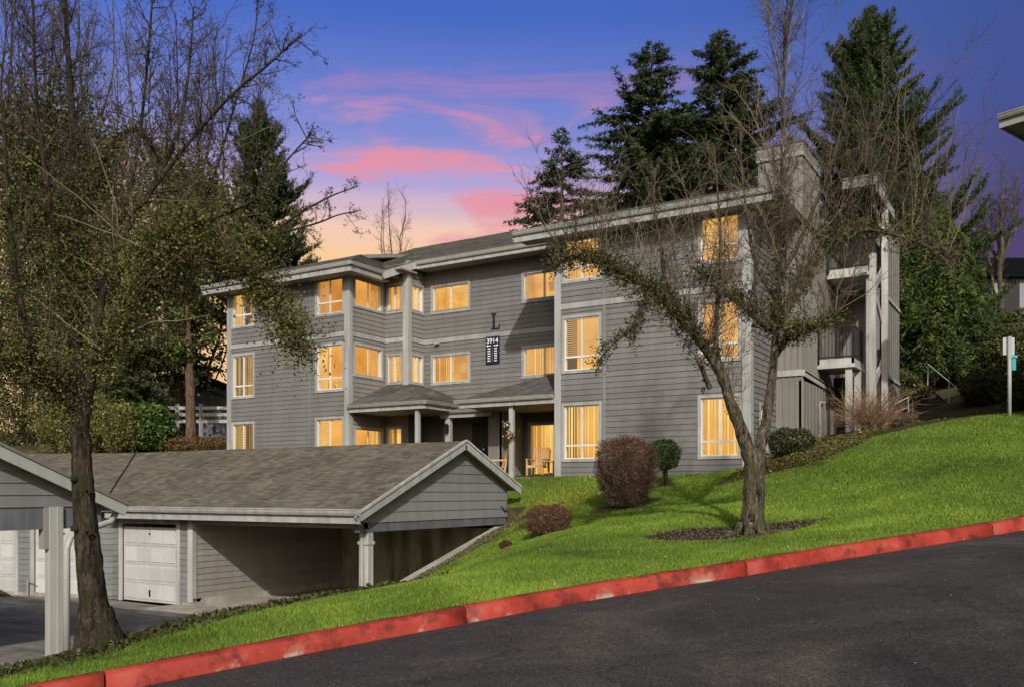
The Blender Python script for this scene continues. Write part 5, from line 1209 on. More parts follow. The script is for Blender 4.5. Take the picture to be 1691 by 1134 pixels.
# ------------------------------------------------------------------ bare and ivy-clad trees in the background
def bare_tree(x, ytop, t, xb, label, seed, spread=40, n=5, tone=TW_GREY, leafy=0, ivy=None, rad=.16, group='leafless trees in the background', dens=1.0, lo=.25, lscale=1.0):
    r = np.random.default_rng(seed); b = at(xb, 760, t); z0 = gz(b.x, b.y); root = thing('bare_tree', (b.x, b.y, z0), label, 'tree', group)
    B = Wood(); W = Wood(); top = at(x, ytop, t); base = np.array([b.x, b.y, z0 - .2]); Htot = top.z - z0; limbs = []
    for i in range(n):
        xt = x + (0 if i == 0 else r.uniform(-spread, spread)); yt = ytop + (0 if i == 0 else r.uniform(.0, .3) * (760 - ytop) * .5); e = np.array(at(xt, yt, t + r.uniform(-1.5, 1.5))[:])
        f = 0 if i == 0 else r.uniform(.12, .45); m0 = base + (np.array(top[:]) - base) * f; q = [m0]
        for k in np.linspace(0, 1, 7)[1:]: q.append(m0 + (e - m0) * k + np.array([math.sin(k * 3.1) * (e[0] - m0[0]) * .25, math.sin(k * 3.1) * (e[1] - m0[1]) * .25, 0]) + r.normal(0, .01 * Htot, 3) * (k < 1))
        P = spline(q, 4); B.add(P, np.linspace(rad * (1 if i == 0 else .5), .02, len(P)), 7); limbs.append(P)
    B.build('trunk', 'bark_grey' if tone is not TW_DARK else 'bark_dark', root)
    tips = []
    for P in limbs: tips += bare_crown(W, r, P, int(26 * dens), Htot * .17 * lscale, .022, .55, 6, 3, tone, .6, lo, 1, twig=.4)
    W.build('twig', 'twig', root, tone=True, kind='stuff')
    if ivy:
        Cs = []; Ts = []
        for P in limbs:
            c, _, s = sample(P, r, int(ivy[0]), ivy[2], ivy[3]); m = len(c); Cs.append(c + r.normal(0, 1, (m, 3)) * ivy[1] * np.array([1, 1, .8])); Ts.append(tones(r, m, ivy[4], .35))
        zl = z0 + Htot * ivy[3] * .8
        for q in tips[::2]:
            if q[:, 2].mean() > zl: continue
            c, _, _ = sample(q, r, 5); Cs.append(c + r.normal(0, .05, c.shape)); Ts.append(tones(r, 5, ivy[4], .35))
        C = np.concatenate(Cs); fast_mesh('crown', leaf_quads(r, C, r.uniform(.10, .28, len(C)), .6), 4, 'leaf', root, np.concatenate(Ts), kind='stuff')
IVY = [(.075, .084, .022), (.10, .105, .028), (.052, .060, .018), (.125, .12, .034)]
BROWNISH = [(.13, .105, .05), (.10, .088, .036), (.16, .125, .056), (.085, .085, .03)]
bare_tree(640, 300, 75, 632, 'pale twiggy tree against the peach sky over the roof', 31, 34, 5, TW_GREY, rad=.14, dens=.7, lscale=.8)
bare_tree(1655, 265, 58, 1650, 'leafless tree at the right edge above the far house', 32, 60, 7, TW_DARK + TW_GREY, rad=.22, dens=.9)
bare_tree(1605, 330, 62, 1612, 'smaller leafless tree right behind the cedar', 38, 40, 5, TW_DARK, rad=.15, dens=.7)
bare_tree(92, -60, 48, 88, 'tallest straight pale-barked trunk at the left edge of the picture', 33, 60, 7, TW_GREY, rad=.20, ivy=(2600, 1.0, .15, .68, IVY), lo=.3, dens=1.1)
bare_tree(30, -40, 46, 25, 'slender leafless trunk at the extreme left', 34, 45, 6, TW_DARK, rad=.14, ivy=(2400, .95, .12, .66, IVY), lo=.3, dens=1.0)
bare_tree(185, -20, 50, 160, 'ivy-wrapped leafless tree just right of the pale trunk', 35, 70, 6, TW_GREY, rad=.15, ivy=(2600, 1.1, .12, .62, IVY + BROWNISH), lo=.3, dens=1.0)
bare_tree(290, 20, 44, 285, 'thin many-stemmed bare tree left of the solitary pine', 36, 75, 7, TW_DARK, rad=.11, ivy=(1500, .95, .15, .52, IVY + BROWNISH), lo=.3, dens=1.1)
bare_tree(375, 60, 50, 340, 'bare tree whose twigs cross the solitary pine', 37, 70, 6, TW_DARK, rad=.10, ivy=(1100, .9, .15, .46, IVY), lo=.35, dens=1.0)

def pine_stem():
    r = np.random.default_rng(41); t = 39; b = at(316, 722, t); z0 = gz(b.x, b.y); root = thing('slim_pine', (b.x, b.y, z0), 'slim reddish pine trunk in front of the dark grey house', 'tree')
    P = spline([(b.x, b.y, z0 - .2), at(314, 640, t)[:], at(311, 560, t)[:], at(308, 470, t)[:], at(303, 380, t)[:]], 5); B = Wood(); B.add(P, np.linspace(.26, .04, len(P)), 8); B.build('trunk', 'bark_pine', root)
    W = Wood(); tips = bare_crown(W, r, P, 40, 2.2, .03, .1, 6, 3, TW_DARK, 1, .4, 1); W.build('twig', 'twig', root, tone=True, kind='stuff')
    C = np.concatenate([sample(q, r, 14)[0] + r.normal(0, .12, (14, 3)) for q in tips]); fast_mesh('crown', leaf_quads(r, C, r.uniform(.10, .24, len(C)), .5), 4, 'leaf', root, tones(r, len(C), OLIVE + DKGRN, .3), kind='stuff')
pine_stem()

# ------------------------------------------------------------------ shrubs
def shrub(name, x, ybase, t, w, h, label, cols, seed, n=5000, leaf=.05, box=.35, twigs=250, tw=TW_DARK, cat='shrub', group=None, thr=.0, aspect=.6, stem=.0, wob=.10, bz=None, trunk='bark_dark', fill=.35, pts_=None, taper=0, low=None):
    r = np.random.default_rng(seed); b = at(x, ybase, t) if pts_ is None else Vector(pts_); z0 = gz(b.x, b.y) if bz is None else bz; root = thing(name, (b.x, b.y, z0), label, cat, group)
    rx, rz = w / 2 / 1487 * t, h / 1487 * t; W = Wood(); B = Wood()
    d = r.normal(0, 1, (n, 3)); d /= np.linalg.norm(d, axis=1)[:, None]
    p_ = 2 / (1 - box * .75); s = (np.abs(d) ** p_).sum(1) ** (-1 / p_)                # superellipsoid: clipped look
    lump = 1 + wob * np.sin(d[:, 0] * 7 + seed) * np.cos(d[:, 2] * 6 + seed * 2) + wob * .7 * np.sin(d[:, 1] * 11 + d[:, 2] * 9)
    rad = s * lump * np.where(r.random(n) < fill, r.uniform(.45, .95, n), r.uniform(.88, 1.03, n))
    c0 = np.array([b.x, b.y, z0 + stem + (rz - stem) * .5]); C = c0 + d * rad[:, None] * np.array([rx, rx, (rz - stem) * .5])
    if taper: fz = ((C[:, 2] - z0) / rz).clip(0, 1)[:, None]; C[:, :2] = np.array([b.x, b.y]) + (C[:, :2] - np.array([b.x, b.y])) * (taper + (1 - taper) * np.minimum(1, fz * 1.8))
    C = C[C[:, 2] > z0 + .02]
    for i in range(5):
        a = i * 1.26 + r.random(); e = c0 + np.array([math.cos(a) * rx * .4, math.sin(a) * rx * .4, 0]); B.add(spline([[b.x + math.cos(a) * .05, b.y + math.sin(a) * .05, z0 - .1], [b.x + math.cos(a) * rx * .15, b.y + math.sin(a) * rx * .15, z0 + (stem or rz * .2)], e], 4), np.linspace(.03, .01, 9), 5)
    B.build('stem', trunk, root)
    for i in range(twigs):
        v = r.normal(0, 1, 3); v[2] = abs(v[2]) * .9 - .15; v = unit(v); L_ = r.uniform(.6, 1.02); e = c0 + (v + r.normal(0, .12, 3)) * np.array([rx, rx, (rz - stem) * .5]) * L_; s0 = np.array([b.x, b.y, z0 + stem]) + np.array([v[0] * rx * .25, v[1] * rx * .25, r.uniform(0, .3) * rz])
        q = spline([s0, (s0 + e) / 2 + r.normal(0, .05 * rx, 3), e], 3); W.add(q, np.linspace(.008, .0025, len(q)), 3, tw[r.integers(len(tw))])
    if twigs: W.build('twig', 'twig', root, tone=True, kind='stuff')
    m = len(C); tn = tones(r, m, cols, .28)
    if low: pick = r.random(m) > ((C[:, 2] - z0) / rz * 1.5 + r.normal(0, .12, m)); tn[pick] = tones(r, int(pick.sum()), low, .3)
    fast_mesh('foliage', leaf_quads(r, C, r.uniform(.6, 1.4, m) * leaf, aspect), 4, 'leaf', root, tn, kind='stuff'); return root
RED = [(.16, .080, .045), (.12, .058, .034), (.21, .105, .06), (.09, .05, .033)]
GREYTW = [(.26, .20, .15), (.20, .145, .105), (.32, .25, .19)]
GLOSS = [(.05, .088, .024), (.075, .12, .034), (.10, .15, .045), (.036, .062, .02)]
shrub('barberry_shrub', 1034, 838, 22.3, 94, 112, 'large clipped russet shrub in front of the lit ground-floor window', RED, 51, 30000, .044, .60, 900, GREYTW, wob=.09, aspect=.4, taper=.6, low=[(.20, .15, .11), (.13, .085, .06), (.26, .20, .15), (.09, .055, .04)])
shrub('barberry_shrub', 906, 886, 20.5, 68, 50, 'small clipped russet shrub below the big one beside the garage', RED, 52, 14000, .038, .45, 320, GREYTW, wob=.07, aspect=.4)
shrub('holly_shrub', 1098, 808, 24.2, 48, 76, 'round glossy green shrub on thin stems against the siding', GLOSS, 53, 3600, .055, .25, 60, TW_DARK, stem=.42, wob=.06)
shrub('rhododendron_shrub', 1307, 752, 25.2, 70, 46, 'low rounded dark green shrub beside the storage shed', [(.030, .040, .013), (.045, .055, .018), (.06, .068, .022)], 54, 5200, .055, .3, 90, TW_DARK, wob=.09)
shrub('clipped_shrub', 1497, 702, 26.5, 32, 22, 'small tan clipped shrub by the metal handrail', [(.16, .12, .075), (.12, .09, .055), (.10, .08, .05)], 55, 2200, .035, .6, 200, TW_PALE, wob=.05, aspect=.35)
shrub('red_groundcover', 835, 893, 19.6, 22, 16, 'tiny reddish tuft at the end of the concrete wall', [(.14, .05, .03), (.10, .045, .03), (.09, .07, .03)], 56, 900, .035, .1, 60, TW_GREY, cat='plant')
YGRN = [(.17, .17, .038), (.22, .21, .05), (.13, .135, .034), (.10, .105, .03)]
bush = 'bushes behind the garage roof'
shrub('garden_bush', 40, 750, 39, 150, 135, 'sunlit yellow-green bush behind the garage at the far left', YGRN, 61, 16000, .11, .2, 200, TW_PALE, group=bush, wob=.16, fill=.5, cat='bush')
shrub('garden_bush', 125, 752, 38, 115, 105, 'greyish olive bush behind the dark trunk', YGRN + [(.10, .10, .06)], 62, 11000, .10, .2, 200, TW_PALE, group=bush, wob=.18, fill=.5, cat='bush')
shrub('garden_bush', 190, 748, 38, 90, 85, 'loose twiggy bush between trunk and bright green shrub', YGRN, 63, 7000, .10, .1, 420, TW_PALE, group=bush, wob=.2, fill=.6, cat='bush')
shrub('garden_bush', 243, 745, 39, 80, 78, 'bright leafy green bush in front of the white rail fence', [(.05, .10, .02), (.07, .13, .025), (.035, .065, .018), (.09, .14, .03)], 64, 5200, .16, .2, 60, TW_PALE, group=bush, wob=.14, fill=.5, cat='bush')
shrub('garden_bush', 165, 660, 43, 120, 190, 'shaded green bush under the drooping fir', DKGRN + OLIVE, 65, 12000, .13, .1, 100, TW_DARK, group=bush, wob=.2, fill=.5, cat='bush')
shrub('garden_bush', 45, 640, 46, 200, 290, 'tall dark leafy bush filling the space behind the left trunk', DKGRN + OLIVE, 66, 20000, .15, .1, 200, TW_GREY, group=bush, wob=.2, fill=.5, cat='bush')
shrub('garden_bush', 262, 640, 52, 110, 200, 'dark leafy bush left of the dark house roof', DKGRN + OLIVE, 60, 9000, .15, .1, 100, TW_GREY, group=bush, wob=.2, fill=.5, cat='bush')
shrub('beech_hedge', 325, 742, 40, 130, 30, 'low brown-leaved hedge against the left end of the building', [(.20, .10, .035), (.15, .075, .028), (.10, .065, .025), (.09, .08, .025)], 67, 9000, .09, .6, 100, TW_DARK, cat='hedge', wob=.06)
bank = 'bushes on the bank at the right'
shrub('bank_bush', 1668, 555, 46, 90, 70, 'bright green bush on the bank below the far house', [(.06, .075, .018), (.085, .10, .025), (.045, .055, .015)], 71, 8000, .14, .2, 60, TW_GREY, group=bank, wob=.15, cat='bush')
shrub('bank_bush', 1655, 620, 40, 130, 70, 'dark bush behind the sign pole', DKGRN + OLIVE, 72, 9000, .12, .2, 60, TW_DARK, group=bank, wob=.18, cat='bush')
shrub('bank_bush', 1625, 690, 33, 70, 55, 'low dark bush beside the wooden steps', DKGRN + [(.08, .05, .025)], 73, 6000, .09, .2, 100, TW_DARK, group=bank, wob=.18, cat='bush')
shrub('bank_bush', 1490, 690, 36, 70, 60, 'shadowed green bush under the cedar', DKGRN + OLIVE, 74, 8000, .11, .2, 60, TW_DARK, group=bank, wob=.18, cat='bush')
shrub('bank_bush', 1700, 660, 30, 90, 70, 'dark bush at the right edge near the pole', DKGRN + OLIVE, 75, 6000, .09, .2, 60, TW_DARK, group=bank, wob=.18, cat='bush')
def twiggy():
    r = np.random.default_rng(81); t = 27.2; b = at(1440, 722, t); z0 = gz(b.x, b.y); root = thing('twiggy_shrub', (b.x, b.y, z0), 'leafless tan shrub fanning out beside the balcony posts', 'shrub'); W = Wood(); L = Wood()
    for i in range(210):
        a = r.uniform(0, 6.283); e = r.uniform(.25, 1.35); d = np.array([math.cos(a) * e, math.sin(a) * e, r.uniform(.5, 1.2)]); p = [b.x + r.normal(0, .12), b.y + r.normal(0, .12), z0]
        q = shoot(r, p, d, r.uniform(.8, 1.75), 7, .10, -.02); t_ = ([(.28, .20, .12), (.22, .15, .09), (.18, .12, .075), (.26, .15, .08)])[r.integers(4)]; W.add(q, np.linspace(.010, .003, 8), 4, t_)
        for a_, b_ in zip(*sample(q, r, 7, .25, 1)[:2]):
            v = r.normal(0, 1, 3); W.add(shoot(r, a_, unit(v) * .7 + b_, r.uniform(.15, .5), 4, .15), np.linspace(.005, .002, 5), 3, t_)
    B = Wood(); B.add([[b.x, b.y, z0 - .1], [b.x, b.y, z0 + .25]], [.08, .05], 7); B.build('stem', 'bark_dark', root)
    W.build('twig', 'twig', root, tone=True, kind='stuff')
twiggy()

# ------------------------------------------------------------------ grass, ivy and litter
def grass():
    r = np.random.default_rng(101); V = []; Tn = []
    # nearer lawn gets more, finer blades
    for (d0, d1, n, w, h) in ((7, 13.5, 150000, .0050, .040), (13.5, 18, 150000, .0065, .044), (18, 24.5, 110000, .009, .05), (24.5, 30, 26000, .013, .06)):
        m = int(n * 2.6); de = r.uniform(d0, d1, m); la = r.uniform(-.62, .62, m) * de; X, Y = xy(la, de); k = lawn_mask(X, Y); X, Y = X[k][:n], Y[k][:n]; m = len(X)
        Z = ground_z(X, Y); a = r.uniform(0, 6.283, m); hh = h * r.uniform(.5, 1.35, m) * (1 + .35 * vnoise(X, Y, 1.6, 3)).clip(.5, 1.6); ww = w * r.uniform(.7, 1.3, m)
        lx_, ly_ = r.normal(0, .45, m) * hh, r.normal(0, .45, m) * hh
        P0 = np.stack([X - np.cos(a) * ww, Y - np.sin(a) * ww, Z - .006], -1); P1 = np.stack([X + np.cos(a) * ww, Y + np.sin(a) * ww, Z - .006], -1); P2 = np.stack([X + lx_, Y + ly_, Z + hh], -1)
        V.append(np.stack([P0, P1, P2], 1))
        n1 = vnoise(X, Y, .55, 1); n2 = vnoise(X, Y, 2.4, 2)
        c = np.array([.158, .246, .031]) * (1 + .26 * n1 + .20 * n2)[:, None].clip(.5, 1.6)
        yel = (n1 * .5 + n2 * .5 > .35)[:, None] * np.array([.035, .022, .004]); dk = (n1 * .6 - n2 * .4 < -.45)[:, None] * np.array([-.05, -.06, -.006])
        yel_lit = np.exp(-(((X + 12.6) / 1.5) ** 2 + ((Y - 22.0) / 1.8) ** 2))[:, None] * np.array([.24, .13, .012])      # yellow-lit corner by the garage end, the light put into the blade colour
        V_ = r.normal(0, .2, m); Tn.append(((c + yel + dk + yel_lit) * (1 + V_)[:, None]).clip(.01, .6))
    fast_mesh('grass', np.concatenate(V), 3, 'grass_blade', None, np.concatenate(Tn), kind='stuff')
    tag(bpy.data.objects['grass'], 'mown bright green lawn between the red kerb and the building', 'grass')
grass()
def carpet(name, label, pts_fn, n, size, cols, seed, h=.12, mat='leaf', cat='ground cover', flat=.0):
    r = np.random.default_rng(seed); X, Y = pts_fn(r, n); m = len(X); Z = ground_z(X, Y)
    hh = h * (1 + .6 * vnoise(X, Y, 2.2, seed)).clip(.1, 2); C = np.stack([X, Y, Z + .01 + r.random(m) ** 1.5 * hh], -1)
    o = fast_mesh(name, leaf_quads(r, C, r.uniform(.6, 1.4, m) * size, .75, flat), 4, mat, None, tones(r, m, cols, .3), kind='stuff'); return tag(o, label, cat)
def bed_left(r, n):
    la = np.where(r.random(n * 5) < .88, r.uniform(-7.6, -2.6, n * 5), r.uniform(-2.6, -1.0, n * 5)); s = r.uniform(.3, 5.2, n * 5); de = np.interp(la, kl, kd) + s; X, Y = xy(la, de)
    lo = np.interp(la, [-8, -6, -4.4, -2.6, -1.2, .2], [.5, .7, 1.2, 2.6, 4.0, 5.4]); Z = ground_z(X, Y); k = (s > lo - .12) & (s < lo + np.interp(la, [-7, -5, -4, -2.6, -1.0], [1.4, 1.6, 2.0, .8, .3])) & (Z > LOTZ + .02)
    k &= ~((la < -3.4) & (s < lo + .75) & (r.random(n * 5) < .75))
    return X[k][:n], Y[k][:n]
carpet('ivy', 'dark ivy carpet along the edge of the parking lot', bed_left, 11000, .06, [(.050, .060, .020), (.070, .075, .024), (.038, .042, .018), (.085, .075, .03)], 201, .09)
carpet('leaf_litter', 'dark twiggy litter on the bed below the left tree', lambda r, n: (lambda a, b: (a[:n], b[:n]))(*bed_left(r, n)), 7000, .04, [(.05, .036, .022), (.08, .058, .036), (.03, .022, .015)], 202, .02, 'litter', 'litter')
def wall_strip(r, n):
    f = r.random(n * 2); Y = 17.0 + f * 5.4; w = .25 + 1.3 * f; X = -13.40 + r.random(n * 2) * w; return X[:n], Y[:n]
carpet('heather', 'grey-green heather strip beside the sloping concrete wall', wall_strip, 7000, .05, [(.13, .13, .075), (.17, .16, .10), (.09, .10, .05), (.15, .11, .08)], 203, .07)
def foundation(r, n):
    X = r.uniform(-7.3, -1.8, n * 4); Y = r.uniform(20, 30.5, n * 4); la, de = ld(X, Y); k = (de > np.interp(la, [7, 8, 9.2, 10.5, 11.3], [22.6, 22.8, 23.6, 25.2, 27])) & ~((X < -6.5) & (Y > 27.7)); return X[k][:n], Y[k][:n]
carpet('moss_cover', 'mossy ground cover on the bed below the storage shed', foundation, 12000, .055, [(.12, .12, .03), (.085, .075, .03), (.16, .15, .035), (.06, .05, .025)], 204, .09)
def ring(r, n):
    a = r.uniform(0, 6.283, n); q = np.sqrt(r.random(n)) * (1 + .18 * np.sin(a * 3 + 1) + .10 * np.sin(a * 7)); cx_, cy_, rx, ry, an = BEDS[0]; x, y = q * rx * np.cos(a), q * ry * np.sin(a); return cx_ + x * math.cos(an) - y * math.sin(an), cy_ + x * math.sin(an) + y * math.cos(an)
carpet('mulch_chips', 'dark mulch chips in the ring under the lawn tree', ring, 9000, .035, [(.04, .030, .02), (.065, .05, .034), (.022, .016, .012), (.12, .10, .075)], 205, .025, 'litter', 'mulch')
def debris(r, n):
    la = r.uniform(-4, 12, n); s = -np.abs(r.normal(0, 1, n)) * 2.6 - .05; de = np.interp(la, kl, kd) + s; return la, de
def road_litter():
    r = np.random.default_rng(206); n = 900; la, de = debris(r, n); X, Y = xy(la, de); C = np.stack([X, Y, road_z(la, de) + .006], -1); q = leaf_quads(r, C, r.uniform(.006, .022, n), .7, .95); q[:, :, 2] = C[:, None, 2] + r.uniform(0, .006, (n, 4))
    o = fast_mesh('grit', q, 4, 'litter', None, tones(r, n, [(.30, .27, .22), (.22, .19, .15), (.40, .36, .30)], .2), kind='stuff'); tag(o, 'pale grit and leaf bits scattered on the asphalt', 'litter')
road_litter()
def lawn_bits():
    r = np.random.default_rng(207); m = 2600; de = r.uniform(9, 25, m); la = r.uniform(-.5, .6, m) * de; X, Y = xy(la, de); k = lawn_mask(X, Y); X, Y = X[k][:420], Y[k][:420]; n = len(X)
    C = np.stack([X, Y, ground_z(X, Y) + .035], -1); o = fast_mesh('fallen_leaf', leaf_quads(r, C, r.uniform(.02, .055, n), .7, .7), 4, 'litter', None, tones(r, n, [(.20, .14, .07), (.30, .26, .15), (.12, .08, .04), (.10, .16, .03)], .2), kind='stuff'); tag(o, 'scattered fallen leaves and weeds on the lawn', 'leaves')
lawn_bits()

# ------------------------------------------------------------------ patio things
def patio():
    y = 25.9; z = 2.08
    def slat_chair(x, y, rot, label):
        o = thing('patio_chair', (x, y, z), label, 'chair', 'wooden chairs on the porch'); M = Matrix.Translation((x, y, z)) @ Matrix.Rotation(rot, 4, 'Z')
        def pc(name, *bars):
            mb = MB()
            for p, q, w, h in bars: mb.bar(M @ Vector(p), M @ Vector(q), w, h)
            return mb.build(name, 'chair_wood', o)
        for sx in (-.27, .27): pc('leg', ((sx, -.28, 0), (sx, -.28, .58), .05, .05)); pc('leg', ((sx, .28, 0), (sx, .42, .95), .05, .05)); pc('arm', ((sx, -.32, .60), (sx, .36, .60), .09, .03))
        for k in range(7): pc('seat_slat', ((-.26, -.26 + k * .085, .40 - k * .008), (.26, -.26 + k * .085, .40 - k * .008), .07, .02))
        for k in range(7): x_ = -.24 + k * .08; pc('back_slat', ((x_, .26, .36), (x_, .42, 1.0), .055, .02))
        pc('rail', ((-.27, .42, .97), (.27, .42, .97), .05, .06)); pc('rail', ((-.27, -.29, .36), (.27, -.29, .36), .04, .08))
    slat_chair(-15.0 + .25, y, .15, 'slatted wooden armchair to the right of the porch post')
    slat_chair(-16.35, 25.75, -.9, 'slatted wooden armchair left of the porch post behind the garage ridge')
    o = thing('side_table', (-14.15, 25.7, z), 'small slatted wooden table beside the right porch chair', 'table')
    for sx in (-.2, .2):
        for sy in (-.2, .2): board(o, 'leg', 'chair_wood', (-14.15 + sx - .02, -14.15 + sx + .02, 25.7 + sy - .02, 25.7 + sy + .02, z, z + .5))
    for k in range(5): board(o, 'top_slat', 'chair_wood', (-14.40 + k * .1, -14.31 + k * .1, 25.45, 25.95, z + .5, z + .53))
    o = thing('covered_grill', (-13.95, 26.5, z), 'grill under a blue-grey cover against the wing wall', 'grill')
    mb = MB(); pr_ = [(.22, 0), (.24, .45), (.22, .8), (.15, 1.0), (.04, 1.08)]
    for (r0, h0), (r1, h1) in zip(pr_[:-1], pr_[1:]):
        k = 12; mb.add([(-13.95 + rr * math.cos(i * 6.283 / k) * (1 + .06 * (i % 2)), 26.5 + rr * math.sin(i * 6.283 / k) * (1 + .06 * (i % 2)), z + hh) for rr, hh in ((r0, h0), (r1, h1)) for i in range(k)], [(i, (i + 1) % k, k + (i + 1) % k, k + i) for i in range(k)])
    mb.build('cover', 'blue_cloth', o); board(o, 'foot', 'black_metal', (-14.1, -13.8, 26.35, 26.65, z, z + .03))
    r = np.random.default_rng(301)
    def flowers(name, x, y, z_, R_, n, mats, label, pot=True, hang=False):
        o = thing(name, (x, y, z_), label, 'plant'); 
        if pot:
            mb = MB(); k = 12; mb.add([(x + rr * math.cos(i * 6.283 / k), y + rr * math.sin(i * 6.283 / k), z_ + hh) for rr, hh in ((.10, 0), (.16, .24), (.135, .24), (.12, .19)) for i in range(k)], [(j * k + i, j * k + (i + 1) % k, (j + 1) * k + (i + 1) % k, (j + 1) * k + i) for j in range(3) for i in range(k)] + [tuple(range(k - 1, -1, -1)), tuple(range(3 * k, 4 * k))]); mb.build('pot', 'terracotta', o)
        zc = z_ + (.24 if pot else 0) + R_ * .7; C = np.array([x, y, zc]) + r.normal(0, .5, (n, 3)) * R_; fast_mesh('foliage', leaf_quads(r, C, r.uniform(.05, .1, n), .6), 4, 'leaf', o, tones(r, n, GLOSS), kind='stuff')
        for m_ in mats: Cc = np.array([x, y, zc]) + r.normal(0, .5, (n // 3, 3)) * R_ + np.array([0, -.06, 0]); fast_mesh('blossom', leaf_quads(r, Cc, r.uniform(.05, .09, len(Cc)), .9), 4, m_, o, kind='stuff')
        return o
    flowers('flower_pot', -17.55, 26.0, z, .42, 420, ['white_flower'], 'tall pot of white flowers at the entry behind the garage ridge')
    flowers('flower_pot', -18.35, 26.9, z, .3, 240, ['white_flower'], 'smaller white-flowered pot in the dark entry')
    h1 = flowers('hanging_flowers', -15.28, 25.06, 3.35, .15, 120, ['pink_flower'], 'pink hanging flowers on the porch post', pot=False); MB().tube([(-15.3, 25.12, 3.2), (-15.25, 25.04, 3.3), (-15.25, 25.0, 3.45)], .01, 5).build('bracket', 'black_metal', h1)
    h2 = flowers('hanging_flowers', -15.44, 25.06, 3.75, .10, 80, ['white_flower'], 'white blossom hanging higher on the porch post', pot=False); MB().tube([(-15.40, 25.12, 3.9), (-15.45, 25.05, 3.92)], .01, 5).build('bracket', 'black_metal', h2)
    flowers('potted_shrub', -16.9, 25.5, z, .30, 300, ['pink_flower'], 'bushy potted plant beside the batten wall')
patio()

